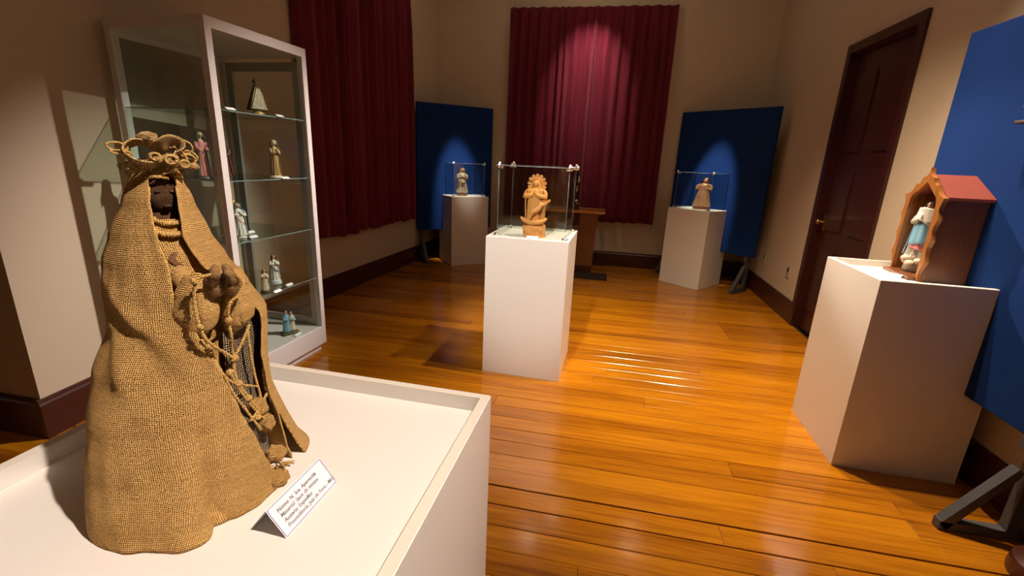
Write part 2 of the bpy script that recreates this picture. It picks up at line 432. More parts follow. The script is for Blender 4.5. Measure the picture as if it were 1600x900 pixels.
# door in the right wall
dr = bpy.data.objects.new('door_1', None); COL.objects.link(dr); dr.location = (XR, (DY0 + DY1) / 2, 0); dr['kind'] = 'structure'
hw = (DY1 - DY0) / 2
cs = MB()
cs.bbox((-.025, -hw - .065, 0), (.0, -hw + .005, DH + .07), .004); cs.bbox((-.025, hw - .005, 0), (.0, hw + .065, DH + .07), .004)
cs.bbox((-.025, -hw + .005, DH - .005), (.0, hw - .005, DH + .07), .004)
cs.box((-.002, -hw, 0), (.06, -hw + .012, DH)); cs.box((-.002, hw - .012, 0), (.06, hw, DH)); cs.box((-.002, -hw, DH - .012), (.06, hw, DH))
cs.build('door_frame', DOORM, dr, False)
lf = MB(); lf.box((.045, -hw + .004, .004), (.085, hw - .004, DH - .006))
leaf = lf.build('door_leaf', DOORM, dr, False)
for s_ in (-1, 1):
    for (z0, z1) in ((.22, .82), (1.0, 1.55), (1.68, 2.32)):
        y0 = min(s_ * .07, s_ * (hw - .11)); y1 = max(s_ * .07, s_ * (hw - .11))
        MB().bbox((.033, y0, z0), (.05, y1, z1), .006).build('door_panel', DOORM, leaf, False)
hd = MB(); hd.tube([(.045, hw - .07, 1.06), (-.005, hw - .07, 1.06)], .009, 8); hd.ell((-.015, hw - .07, 1.06), (.018, .024, .024)); hd.bbox((.038, hw - .09, .98), (.046, hw - .05, 1.12), .003)
hd.build('door_handle', BRASS, dr)

# ------------------------------------------------------------------ floor planks, laid across the room
rows = []; y = 1.815
PW = 0.1205
y = 1.810 - PW * 29
while y < YB - .01:
    rows.append(y); y += PW
forced = {}   # row index -> list of joints
def row_of(yy): return min(range(len(rows)), key=lambda i: abs(rows[i] + PW / 2 - yy))
forced[row_of(1.75)] = [0.625, -1.9]
forced[row_of(2.13)] = [1.49, -0.95]
for k_, yy in enumerate((4.63, 4.51, 4.39, 4.27)): forced[row_of(yy)] = [1.235 + 0.004 * k_, -1.2 - .3 * k_]
forced[row_of(5.2)] = [-1.35]
pl = 0
for ri, y0 in enumerate(rows):
    y1 = min(y0 + PW, YB)
    a = max(y0, YF)
    if y1 <= YF + .01: continue
    g0 = g1 = 0.0009
    if abs(y1 - 1.810 - PW * 0) < .02: pass
    if abs(y0 - 1.810) < .02: g0 = .0055
    if abs(y1 - 1.810) < .02: g1 = .0045
    if abs(y0 - (1.810 - PW)) < .02: g0 = .0045
    if abs(y1 - (1.810 - PW)) < .02: g1 = .0035
    xl_ = XLF if y0 < PIER0 - .1 else (XLF + .7)
    if ri in forced: js = sorted(forced[ri])
    else:
        js = []; x = xl_ + random.uniform(.8, 4.0)
        while x < XR - .3: js.append(x); x += random.uniform(2.8, 4.2)
    xs = [xl_] + js + [XR]
    for k in range(len(xs) - 1):
        if xs[k + 1] - xs[k] < .05: continue
        x0, x1 = xs[k] + .0007, xs[k + 1] - .0007
        cx, cy = (x0 + x1) / 2, (a + y1) / 2
        hx, hy = (x1 - x0) / 2, (y1 - a) / 2
        zt = random.uniform(-.0007, .0007); tl = random.uniform(-.0009, .0009)
        b_ = .0022
        vs = []
        for (dz, ins) in ((-.02, 0), (-.0016, 0), (0, b_)):
            for sx, sy in ((-1, -1), (1, -1), (1, 1), (-1, 1)):
                gy = g0 if sy < 0 else g1
                vs.append((sx * (hx - ins), sy * (hy - gy - ins), dz + (tl * sy if dz > -.01 else 0)))
        fs = [(8, 9, 10, 11)]
        for l_ in (0, 1):
            for i in range(4):
                j = (i + 1) % 4; fs.append((l_ * 4 + i, l_ * 4 + j, (l_ + 1) * 4 + j, (l_ + 1) * 4 + i))
        mb = MB(); mb.add(vs, fs)
        o = mb.build('floor_plank', FLOORM, fl, False); o.location = (cx, cy, zt); pl += 1

# ------------------------------------------------------------------ sockets on the right wall
def outlet(y, z, w_, h_, label):
    t = thing('wall_outlet', label, 'outlet', (XR, y, z))
    MB().bbox((-.010, -w_ / 2, -h_ / 2), (.0, w_ / 2, h_ / 2), .003).build('cover_plate', PLATE, t)
    MB().bbox((-.014, -w_ * .28, -h_ * .02), (-.008, w_ * .28, h_ * .36), .003).build('socket', BLACK, t)
    return t
outlet(5.20, .475, .07, .125, 'small wall outlet with a dark socket, on the right wall near the door')
outlet(5.96, .475, .035, .11, 'narrow pale wall switch plate beside the back right blue board')

# ------------------------------------------------------------------ curtains
def curtain(label, p, q, z0, z1, nrm, seed, amp, hem=0.02, nf=13):
    # p,q plan points at the ends; nrm unit normal into the room
    d = Vector((q[0] - p[0], q[1] - p[1], 0)); ln = d.length; d.normalize(); n = Vector((nrm[0], nrm[1], 0))
    t = thing('curtain', label, 'curtain', (p[0], p[1], 0))
    rnd = random.Random(seed)
    cs_ = [0.0]
    while cs_[-1] < 1: cs_.append(cs_[-1] + rnd.uniform(.55, 1.45) / nf)
    am = [rnd.uniform(.45, 1.0) for _ in cs_]
    def fold(u):
        for k in range(len(cs_) - 1):
            if u <= cs_[k + 1] or k == len(cs_) - 2:
                x = (u - cs_[k]) / (cs_[k + 1] - cs_[k]); return am[k] * (0.5 - 0.5 * cos(2 * pi * x)) 
        return 0
    hz = [rnd.uniform(-1, 1) for _ in cs_]
    def hemz(u):
        k = min(int(u * nf), len(hz) - 1); return hz[k] * hem
    def P(u, v):
        z = lerp(z1, z0 + hemz(u) * .5 + hem * .5 * nz(u * 9, seed, 0), v)
        uu = u + .010 * nz(u * 3, v * 1.6, seed) * v
        f = fold(min(max(uu, 0), 1)); g = .45 + .55 * min(1, v * 5)
        side = .020 * sin(6 * pi * u * 1.3 + seed) * v
        off = .018 + amp * g * f + .012 * nz(u * 14, v * 3, seed + 5) * g + .010 * nz(u * 40, v * 6, 2)
        pos = d * (u * ln) + n * (off + abs(side) * .4)
        return (pos.x, pos.y, z)
    m = MB(); m.grid(P, 300, 36)
    m.build('drape', CURT, t, True, solid=.003)
    return t
curtain('long burgundy velvet curtain on the back wall, spotlit down its middle', (-1.505, YB - .005), (.71, YB - .005), .665, 3.49, (0, -1), 3, .110, .02, 16)
def cl(y): return (xw(y) + .006, y)
_d = Vector((0.285, 3.86, 0)).normalized()
curtain('dark burgundy curtain hanging unlit on the left wall behind the showcase', cl(3.93), cl(6.02), .64, 3.60, (_d.y, -_d.x), 8, .085, .035, 14)

# ------------------------------------------------------------------ pedestals
def pedestal(label, corner, yaw, wa, wb, h, rim=.022, rec=.03, group=None):
    # corner = nearest vertical edge; yaw = direction of first side; second side is turned by -90 degrees
    M = Rz(yaw)
    t = thing('display_pedestal', label, 'pedestal', (corner[0], corner[1], 0), yaw)
    m = MB()
    # local: x in [0,wa], y in [-wb,0]
    o_ = [(0, -wb), (wa, -wb), (wa, 0), (0, 0)]; i_ = [(rim, -wb + rim), (wa - rim, -wb + rim), (wa - rim, -rim), (rim, -rim)]
    b_ = .0025
    oi = [(b_, -wb + b_), (wa - b_, -wb + b_), (wa - b_, -b_), (b_, -b_)]
    vs = [(x, y, .001) for x, y in o_] + [(x, y, h - b_) for x, y in o_] + [(x, y, h) for x, y in oi] + [(x, y, h) for x, y in i_] + [(x, y, h - rec - .02) for x, y in i_]
    fs = []
    for l_ in range(4):
        for k in range(4):
            j = (k + 1) % 4; fs.append((l_ * 4 + k, l_ * 4 + j, (l_ + 1) * 4 + j, (l_ + 1) * 4 + k))
    fs.append((3, 2, 1, 0)); fs.append((16, 17, 18, 19))
    m.add(vs, fs); m.build('pedestal_body', WHITE, t, False)
    MB().bbox((rim + .0005, -wb + rim + .0005, h - rec - .018), (wa - rim - .0005, -rim - .0005, h - rec), .001).build('inset_top', WHITE, t, False)
    return t
HC, HBL, HBR, HR, HT = 1.0, .967, .984, 1.027, .965
pedestal('tall white pedestal in mid floor, carrying the terracotta figure in its glass case', (-.199, 2.951), 3.106, .561, .554, HC, rec=.015)
pedestal('white pedestal in front of the back left blue board', (-2.045, 6.064), 2.229, .555, .547, HBL, rec=.004)
pedestal('white pedestal in front of the back right blue board', (1.26, 5.925), 2.465, .561, .561, HBR, rec=.004)
pedestal('large white pedestal at the right, carrying the wooden shrine', (1.323, 2.409), 1.551, .584, .567, HR, rec=.035)

# big low table in the foreground
tw = .750
tb = thing('display_table', 'wide white display plinth with raised rim in the left foreground, under the burlap figure', 'plinth', (-.22, .951, 0), pi - .0187)
m = MB()
rim = .021; rec = .035; b_ = .002; wa = wb = tw
# local x points to the world left, local y points to the camera
o_ = [(0, 0), (wa, 0), (wa, wb), (0, wb)]; i_ = [(rim, rim), (wa - rim, rim), (wa - rim, wb - rim), (rim, wb - rim)]
oi = [(b_, b_), (wa - b_, b_), (wa - b_, wb - b_), (b_, wb - b_)]
vs = [(x, y, .001) for x, y in o_] + [(x, y, HT - b_) for x, y in o_] + [(x, y, HT) for x, y in oi] + [(x, y, HT) for x, y in i_] + [(x, y, HT - rec - .02) for x, y in i_]
fs = []
for l_ in range(4):
    for k in range(4):
        j = (k + 1) % 4; fs.append((l_ * 4 + k, l_ * 4 + j, (l_ + 1) * 4 + j, (l_ + 1) * 4 + k))
fs.append((3, 2, 1, 0)); fs.append((16, 17, 18, 19))
m.add(vs, fs); bd = m.build('plinth_body', WHITE, tb, False)
MB().bbox((rim + .0005, rim + .0005, HT - rec - .018), (wa - rim - .0005, wb - rim - .0005, HT - rec), .001).build('inset_top', WHITE, tb, False)
rm = MB()
e_ = .0012
for (a, c) in (((b_, b_), (wa - b_, rim)), ((b_, wb - rim), (wa - b_, wb - b_)), ((b_, rim), (rim, wb - rim)), ((wa - rim, rim), (wa - b_, wb - rim))):
    rm.box((a[0], a[1], HT - .0004), (c[0], c[1], HT + e_))
rm.build('rim_edge', RIMW, tb, False)
ZT = HT - rec    # surface inside the rim

# ------------------------------------------------------------------ glass cases
def glass_case(label, loc, rz, wx, wy, h, kr=.011, group='glass cases on the pedestals'):
    t = thing('glass_case', label, 'glass case', loc, rz)
    g = .004
    for s_ in (-1, 1):
        MB().box((-wx / 2 + g + .001, s_ * (wy / 2) - g / 2, .004), (wx / 2 - g - .001, s_ * (wy / 2) + g / 2, h - .006)).build('glass_pane', GLASSE, t, False)
        MB().box((s_ * (wx / 2) - g / 2, -wy / 2, .004), (s_ * (wx / 2) + g / 2, wy / 2, h - .006)).build('glass_pane', GLASSE, t, False)
    MB().box((-wx / 2, -wy / 2, h - .005), (wx / 2, wy / 2, h)).build('top_pane', GLASSE, t, False)
    for (a, b) in (((-wx / 2, -wy / 2), (wx / 2, -wy / 2)), ((wx / 2, -wy / 2), (wx / 2, wy / 2)), ((wx / 2, wy / 2), (-wx / 2, wy / 2)), ((-wx / 2, wy / 2), (-wx / 2, -wy / 2))):
        MB().tube([(*a, h - .0025), (*b, h - .0025)], .0022, 6).build('glass_edge', GEDGE, t)
    for sx in (-1, 1):
        for sy in (-1, 1):
            MB().tube([(sx * wx / 2, sy * wy / 2, .004), (sx * wx / 2, sy * wy / 2, h - .003)], .0013, 6).build('glass_edge', GEDGE, t)
            for top in (0, 1):
                z = h - .004 if top else .012
                k = MB(); x, y = sx * (wx / 2), sy * (wy / 2)
                k.ell((x, y - sy * -.010, z), (kr, kr, kr), 14, 8); k.ell((x + sx * .010, y, z), (kr, kr, kr), 14, 8)
                if top: k.ell((x, y, z + kr * .8), (kr * .9, kr * .9, kr * .8), 14, 8)
                k.ell((x - sx * .014, y - sy * .014, z - .006), (kr * .8, kr * .8, kr * .8), 12, 7)
                k.build('clamp_knob', CHROME, t)
    return t
glass_case('glass case with chrome corner knobs over the terracotta figure', (-.462, 3.262, HC - .014), -.035, .470, .415, .478, .016)
glass_case('glass case on the back left pedestal before the blue board', (-1.999, 6.449, HBL - .003), .660, .450, .440, .448, .015)
glass_case('glass case on the back right pedestal before the blue board', (1.217, 6.318, HBR - .003), -.677, .470, .470, .452, .015)

# ------------------------------------------------------------------ blue display boards on triangular feet
def board(label, p, q, z0, z1, feet=(.06, .06), toe=.20, rear=.10, bt=.035):
    # p -> q as seen from the room, left to right; the room is on the right-hand side of p->q
    d = Vector((q[0] - p[0], q[1] - p[1], 0)); ln = d.length; a = atan2(d.y, d.x)
    t = thing('display_board', label, 'display board', (p[0], p[1], 0), a)
    MB().bbox((0, 0, z0), (ln, bt, z1), .004).build('board', BLUE, t, False)
    for fx in (feet[0], ln - feet[1]):
        x0, x1 = fx - .022, fx + .022
        f = MB()
        f.bbox((x0, -toe, .002), (x1, rear, .047), .003)
        f.bbox((x0, bt + .001, .045), (x1, bt + .042, z0 + .5), .003)
        # sloping strut
        pz = min(z0 - .01, toe * 1.30 + .08)
        f.prism([(-toe, .035), (-toe + .03, .004), (.005, pz - .055), (.020, pz - .02), (.0, pz + .0)][::1], x0, x1, 0)
        f.prism([(rear, .03), (rear - .03, .046), (bt + .03, .30), (bt + .042, .30)], x0, x1, 0)
        f.bbox((x0, -.003, z0 - .06), (x1, bt + .044, z0 - .004), .002)
        f.build('foot', GREYW, t, False)
    return t
board('blue display board standing across the back left corner of the room', (-2.575, 6.145), (-1.70, 6.885), .46, 2.185, (.07, .08))
board('blue display board standing across the back right corner of the room', (.925, 6.875), (1.850, 5.950), .46, 2.195, (.05, .10))
board('large blue display board along the right wall behind the wooden shrine', (1.80, 3.085), (1.80, 1.72), .495, 2.24, (.30, .0 + .32), .21, .13)

# ------------------------------------------------------------------ glazed showcase
SX, SY, SA, SW, SD, SB, SH = -2.041, 3.011, -1.626, .773, .675, .056, 2.148
sc = thing('glass_showcase', 'tall white framed glass showcase with four glass shelves against the left wall', 'showcase', (SX, SY, 0), SA)
# local x: along the front toward the camera (0..SW), local y: into the case is NEGATIVE (toward the wall)
FI = .200; PT = .042; TT = .055
m = MB(); m.bbox((.03, -SD + .03, .0), (SW - .03, -.03, SB), .002); m.build('toe_plinth', FRAMEW, sc, False)
m = MB(); m.bbox((0, -SD, SB), (SW, 0, FI), .003); m.build('base_cabinet', FRAMEW, sc, False)
m = MB(); m.bbox((0, -SD, SH - TT), (SW, 0, SH), .003); m.build('top_panel', FRAMEW, sc, False)
for (x, y) in ((0, 0), (SW - PT, 0), (0, -SD + PT), (SW - PT, -SD + PT)):
    MB().bbox((x, y - PT, FI - .002), (x + PT, y, SH - TT + .002), .002).build('corner_post', FRAMEW, sc, False)
# rear rails, and the grey framed panel of the far end
m = MB(); yb0, yb1 = -SD + .004, -SD + .030
m.bbox((PT, yb0, SH - TT - .03), (SW - PT, yb1, SH - TT + .001), .002); m.build('rear_rail', FRAMEW, sc, False)
fy0, fy1 = -SD + PT, -PT
for (a, c) in (((.012, fy0, SH - TT - .085), (.034, fy1, SH - TT - .030)), ((.012, fy0, FI), (.034, fy1, FI + .055)), ((.012, fy0, FI + .055), (.034, fy0 + .05, SH - TT - .085)), ((.012, fy1 - .05, FI + .055), (.034, fy1, SH - TT - .085))):
    MB().bbox(a, c, .002).build('end_frame', ALU, sc, False)
MB().box((PT, yb0 + .01, FI), (SW - PT, yb0 + .014, SH - TT - .03)).build('rear_glass', GLASS, sc, False)
MB().box((PT, -.014, FI), (SW - PT, -.010, SH - TT)).build('front_glass', GLASS, sc, False)
MB().box((.010, -SD + PT, FI), (.014, -PT, SH - TT)).build('side_glass', GLASS, sc, False)
MB().box((SW - .014, -SD + PT, FI), (SW - .010, -PT, SH - TT)).build('side_glass', GLASS, sc, False)
SHZ = (1.700, 1.317, .955, .588)
for z in SHZ:
    sh = MB().box((.020, -SD + .035, z - .007), (SW - .020, -.022, z)).build('glass_shelf', SHELFG, sc, False)
    e = MB(); e.box((.020, -.0225, z - .0065), (SW - .020, -.0215, z - .0005)); e.box((SW - .0205, -SD + .035, z - .0065), (SW - .0195, -.022, z - .0005))
    e.build('polished_edge', GEDGE, sh, False)
    sp = MB()
    for x in (PT + .004, SW - PT - .004):
        for y in (-SD + PT + .004, -PT - .004):
            sp.tube([(x, y, z - .016), (x, y, z - .007)], .006, 8)
    sp.build('shelf_pins', CHROME, sc)['kind'] = 'stuff'

# ------------------------------------------------------------------ bench table before the back curtain
bt = thing('bench_table', 'wooden altar table with splayed panel legs and light top below the back curtain', 'table', (-.39, 6.50, 0), 0)
MB().bbox((-.43, -.22, .835), (.42, .25, .868), .004).build('table_top', BENCHT, bt, False)
ap = MB(); ap.prism([(-.34, .60), (.35, .60), (.30, .60), (.385, .834), (-.375, .834)][0:2] + [(.385, .834), (-.375, .834)], -.12, -.09, 1)
for sx in (-1, 1):
    pts = [(sx * .34, .835), (sx * .315, .60), (sx * .30, .10), (sx * .055, .10), (sx * .075, .60), (sx * .08, .835)]
    MB().prism(pts if sx < 0 else pts[::-1], -.14, -.10, 1).build('leg_panel', BENCH, bt, False)
    MB().prism([(sx * .315, .835), (sx * .29, .60), (sx * .28, .10), (sx * .12, .10), (sx * .12, .835)], .12, .16, 1).build('leg_panel', BENCH, bt, False)
MB().bbox((-.335, -.155, .595), (.325, -.100, .615), .003).build('rail', BENCH, bt, False)
MB().bbox((-.33, .10, .62), (.33, .12, .834), .002).build('rear_apron', BENCH, bt, False)
MB().bbox((-.30, -.16, .001), (-.04, .17, .10), .004).build('leg_foot', REDWOOD, bt, False)
MB().bbox((.04, -.16, .001), (.30, .17, .10), .004).build('leg_foot', REDWOOD, bt, False)
mm = MB(); mm.bbox((-.42, -.17, 0), (.42, .16, .022), .005)
mt = mm.build('floor_mat', MAT_RUG, None, False); mt.location = (-.29, 6.15, .001)
tag(mt, 'dark brown mat on the floor in front of the bench table', 'mat')

# dark red foot at the right edge of the frame
m = MB(); m.loft([(0.001, 0, 0, .120, .120), (.02, 0, 0, .123, .123), (.07, 0, 0, .115, .115), (.09, 0, 0, .07, .07), (.30, 0, 0, .03, .03)], 28)
rf = m.build('wooden_stand', REDWOOD, None, True, auto=40); rf.location = (1.838, 1.803, 0)
tag(rf, 'dark red wooden stand foot on the floor under the near end of the blue board', 'stand')

# ------------------------------------------------------------------ cards
def text_mesh(body, size, M, parent, name='lettering', mat=None, extr=.0):
    cu = bpy.data.curves.new(name, 'FONT'); cu.body = body; cu.size = size; cu.space_line = 1.05; cu.shear = 0.15
    cu.offset = .0001; cu.align_x = 'LEFT'; cu.fill_mode = 'FRONT'; cu.resolution_u = 3
    tmp = bpy.data.objects.new('tmp', cu); COL.objects.link(tmp)
    dg = bpy.context.evaluated_depsgraph_get()
    me = bpy.data.meshes.new_from_object(tmp.evaluated_get(dg)); me.name = name
    bpy.data.objects.remove(tmp)
    me.transform(M); me.materials.clear(); me.materials.append(mat or INK)
    o = bpy.data.objects.new(name, me); COL.objects.link(o); o.parent = parent
    return o
def tent_card(name, label, loc, rz, w_, h_, dep, lines=None, group=None, border=False, thick=.0006, back=None):
    # front face rises from y=0 to the ridge at y=+dep*.6 ; faces -Y
    t = thing(name, label, 'card', loc, rz, group)
    back = dep if back is None else back
    rz_ = h_; ry = dep * .5
    f = MB(); f.prism([(0, 0), (ry, rz_), (ry + .0008, rz_), (.0010, 0)], -w_ / 2, w_ / 2, 0)
    # inner leg
    f.prism([(ry, rz_), (back, 0), (back - .0010, 0), (ry - .0002, rz_ - .001)], -w_ / 2, w_ / 2, 0)
    f.build('folded_card', CARD, t, False)
    sl = sqrt(ry * ry + rz_ * rz_); ang = atan2(rz_, ry)
    Mf = Matrix.Rotation(ang, 4, 'X')        # local x,y -> face plane
    off = Matrix.Translation((0, -.0006 * sin(ang), .0006 * cos(ang)))
    if border:
        b = MB(); w2 = w_ / 2 - .0012; e = .0011
        for (x0, y0, x1, y1) in ((-w2, .0012, w2, .0012 + e), (-w2, sl - .0012 - e, w2, sl - .0012), (-w2, .0012, -w2 + e, sl - .0012), (w2 - e, .0012, w2, sl - .0012)):
            b.box((x0, y0, 0), (x1, y1, .0002), off @ Mf)
        b.build('border_line', PURPLE, t, False)
    if lines:
        n = len(lines)
        for k, tx in enumerate(lines):
            M = off @ Mf @ Matrix.Translation((-w_ / 2 + .014, sl - .0165 - k * .0098, .0004))
            text_mesh(tx, .0093, M, t)
    return t
bx, by = -.432, .498
ex, ey = -.429, .632
an = atan2(ey - by, ex - bx)
tent_card('caption_card', 'white folded caption card with a purple border beside the burlap figure', ((bx + ex) / 2, (by + ey) / 2, ZT), an, .134, .043, .066,
          ['Nome: N. Sra. Aparecida', 'Material: Saco de estopa', 'Autoria: Expedito', 'Proced\u00eancia: Juiz de Fora - MG'], None, True)
tent_card('caption_card', 'small white card in front of the terracotta figure', (-.452, 3.035, HC - .015), .03, .080, .022, .03)
tent_card('caption_card', 'small white folded card before the wooden shrine on the right pedestal', (1.522, 2.700, HR - .035), -.95, .085, .016, .05)
tent_card('caption_card', 'small white card lying on the wooden altar table', (-.43, 6.33, .868), 0, .075, .030, .03)

# ------------------------------------------------------------------ carved figures
def mat_c(name, c, rough=.5, **k): return simple(name, c, rough, **k)
SKIN = mat_c('painted_skin', (.62, .36, .22), .45)
WHT = mat_c('glazed_white', (.70, .68, .62), .35)
LBL = mat_c('painted_light_blue', (.20, .40, .55), .4)
PNK = mat_c('painted_pink', (.55, .20, .18), .45)
GOLD = mat_c('dull_gold', (.52, .33, .09), .38, metal=.6, var=.3, scale=40)
BRN = mat_c('painted_brown_hair', (.075, .030, .015), .5)
GRN = mat_c('painted_green', (.02, .16, .07), .4)
RED = mat_c('painted_red', (.42, .05, .03), .4)
GREY = mat_c('weathered_grey', (.34, .31, .25), .6, var=.3, scale=30)
CREAM = mat_c('painted_cream', (.66, .58, .42), .45)
DKW = mat_c('dark_carved_wood', (.055, .030, .020), .45, var=.5, scale=30)
BRONZE = mat_c('worn_gilded_wood', (.44, .22, .11), .42, metal=.15, var=.55, scale=42, bump=.4)
MAUVE = mat_c('mauve_paint', (.24, .10, .10), .5, var=.4, scale=30)  # mauve of the waist drape
OCHRE = mat_c('ochre_paint', (.40, .27, .07), .45, var=.4, scale=30)
TAUPE = mat_c('worn_taupe_paint', (.50, .41, .31), .5, var=.45, scale=40, bump=.3)

def head_mb(mb, c, r, tilt=None):
    def face(d):
        k = 1.0
        # face looks toward -Y : brow, nose, chin, cheeks
        if d.y < 0:
            fx = d.x; fz = d.z
            k += .20 * math.exp(-((fx / .13) ** 2)) * math.exp(-(((fz + .10) / .20) ** 2)) * min(1, -d.y * 1.3)
            k -= .07 * (math.exp(-(((fx - .33) / .16) ** 2)) + math.exp(-(((fx + .33) / .16) ** 2))) * math.exp(-(((fz - .12) / .12) ** 2))
            k += .045 * math.exp(-((fx / .30) ** 2)) * math.exp(-(((fz + .52) / .09) ** 2))
            k -= .05 * math.exp(-((fx / .26) ** 2)) * math.exp(-(((fz + .42) / .04) ** 2))
            k += .07 * math.exp(-((fx / .3) ** 2)) * math.exp(-(((fz + .80) / .14) ** 2))
        if d.z < -.2: k *= 1 - .14 * (-d.z - .2) * (abs(d.x) * 1.2)
        return k
    mb.ell(c, r, 32, 24, tilt, face)
def hand_mb(mb, base, direction, up, s, praying=True, side=1):
    d = Vector(direction).normalized(); u = Vector(up).normalized(); w_ = d.cross(u).normalized()
    base = Vector(base)
    M = Matrix((w_, d, u)).transposed()
    mb.ell(base + d * .40 * s, (.30 * s, .42 * s, .13 * s), 12, 8, M.to_4x4())
    for k, l_ in enumerate((.52, .62, .58, .45)):
        x = (k - 1.5) * .15 * s; p0 = base + d * .66 * s + w_ * x
        p1 = p0 + d * l_ * s * .5 + u * .03 * s; p2 = p0 + d * l_ * s + u * (.02 if praying else -.15) * s
        mb.tube([p0, p1, p2], [.075 * s, .068 * s, .045 * s], 7)
    t0 = base + d * .22 * s + w_ * side * .22 * s
    mb.tube([t0, t0 + d * .25 * s + w_ * side * .13 * s, t0 + d * .48 * s + w_ * side * .10 * s], [.085 * s, .075 * s, .05 * s], 7)

def saint(name, label, loc, rz, h, robe, mantle=None, hair=None, skin=None, base=None, base_h=.06, arms='pray', group=None,
          tilt=0.0, seed=1, wide=1.0, sash=None, crown=None, lean=0.0, base_r=.17, veil=False, hs=1.25, flare=1.0, hk=1.0):
    """carved standing figure of total height h facing -Y in its own frame"""
    t = thing(name, label, 'figurine', loc, rz, group)
    skin = skin or robe
    S = Matrix.Scale(h, 4)
    bh = base_h
    fs = (1 - bh)
    def Z(z): return bh + z * fs
    if base:
        b = MB()
        b.loft([(0, 0, 0, base_r, base_r * .85), (bh * .25, 0, 0, base_r * 1.02, base_r * .88), (bh * .55, 0, 0, base_r * .93, base_r * .80), (bh * .95, 0, 0, base_r * .86, base_r * .74), (bh, 0, 0, base_r * .80, base_r * .68)], 28,
               lambda a, z: .05 * nz(cos(a) * 3, sin(a) * 3, seed + z * 20))
        for p in range(len(b.v)): b.v[p] = tuple(Vector(b.v[p]) * h)
        b.build('statue_base', base, t)
    # body with neck, one surface
    R = [(.0, .155, .125), (.04, .152, .122), (.14, .138, .112), (.30, .122, .100), (.46, .112, .092), (.58, .100, .080), (.66, .108, .080), (.74, .118, .078),
         (.785, .112, .070), (.815, .080, .055), (.832, .042, .040), (.850, .036, .036), (.885, .036, .036)]
    def fold(a, z):
        zz = (z - bh) / fs
        am = max(0, (.66 - zz)) * .24
        return am * (.6 * sin(9 * a + 3 * zz + seed) + .4 * sin(15 * a - 5 * zz + seed * 2)) + .03 * nz(cos(a) * 2, sin(a) * 2, zz * 4 + seed)
    rr = []
    for k in range(len(R) - 1):
        for q in range(3):
            t_ = q / 3; rr.append(tuple(lerp(R[k][i], R[k + 1][i], t_) for i in range(3)))
    rr.append(R[-1])
    b = MB(); b.loft([(Z(z), lean * z * .3, -.012 * sin(z * 3), rx * wide, ry * wide) for z, rx, ry in [(z, rx * lerp(flare, 1, min(1, z / .55)), ry * lerp(flare, 1, min(1, z / .55))) for z, rx, ry in rr]], 48, fold)
    for p in range(len(b.v)): b.v[p] = tuple(Vector(b.v[p]) * h)
    b.build('robe', robe, t)
    hx = lean * .28 + sin(tilt) * .04
    tm = Matrix.Rotation(tilt, 4, 'Y') @ Matrix.Rotation(.10, 4, 'X')
    HZc = Z(.925) - (hs - 1) * .012
    b = MB(); head_mb(b, (hx, -.012, HZc), (.050 * fs * hs, .056 * fs * hs, .064 * fs * hs), tm)
    for sx in (-1, 1): b.ell((hx + sx * .050 * fs * hs, -.002, HZc), (.008 * hs, .012 * hs, .018 * hs), 8, 6)
    for p in range(len(b.v)): b.v[p] = tuple(Vector(b.v[p]) * h)
    hd_ = b.build('head', skin, t)
    e = MB()
    for sx in (-1, 1):
        q = tm @ Vector((sx * .019, -.0505, .008)) * hs; e.ell((hx + q.x, -.012 + q.y * fs, HZc + q.z), (.008 * hs, .004, .0045 * hs), 8, 6)
    q = tm @ Vector((0, -.0515, -.028)) * hs; e.ell((hx + q.x, -.012 + q.y * fs, HZc + q.z), (.011 * hs, .003, .003 * hs), 8, 5)
    for p in range(len(e.v)): e.v[p] = tuple(Vector(e.v[p]) * h)
    e.build('features', BRN if skin is not TERRA else simple('terracotta_shade', (.42, .16, .04), .7), hd_)
    hm = hair or mantle or robe
    b = MB()
    # hair / veil shell: open toward the face, flowing on the shoulders
    def HP(u, v):
        a = lerp(-2.35, 2.35, u) + pi / 2       # centred on the back (+Y)
        q_ = hs * fs / .93 * hk; zt = [(0, .004, .925 + .070 * hs * hk), (.15, .035 * q_, .925 + .064 * hs), (.35, .058 * q_, .925 + .030 * hs), (.6, .065 * q_, .900), (.8, .074 * q_, .84), (1.0, .105 * wide if veil else .090 * wide, .76)]
        r_, z_ = interp(zt, v)
        k = 1 + .05 * sin(a * 12 + v * 4)
        return Vector((hx * (1 - v * .5) + r_ * k * cos(a), .0 + r_ * 1.05 * k * sin(a) - .006, Z(z_))) * h
    b.grid(HP, 40, 16); b.uv = {}
    b.build('veil' if veil else 'hair', hm, t, solid=.006 * h)
    if mantle:
        b = MB()
        def MP(u, v):
            a = lerp(-2.15, 2.15, u) + pi / 2
            z_ = lerp(.80, .05, v)
            rx, ry = interp([(0, .165, .135), (.3, .140, .116), (.6, .122, .096), (.74, .132, .088), (.80, .100, .072)], z_)
            k = (1.08 + .045 * sin(a * 8 + seed + v * 2) * v) * lerp(flare, 1, min(1, z_ / .55))
            x = rx * wide * k * cos(a); y = ry * wide * k * sin(a)
            # front edges sweep across the body
            return Vector((lean * z_ * .3 + x, y - .008, Z(z_))) * h
        b.grid(MP, 56, 20); b.uv = {}
        b.build('mantle', mantle, t, solid=.010 * h)
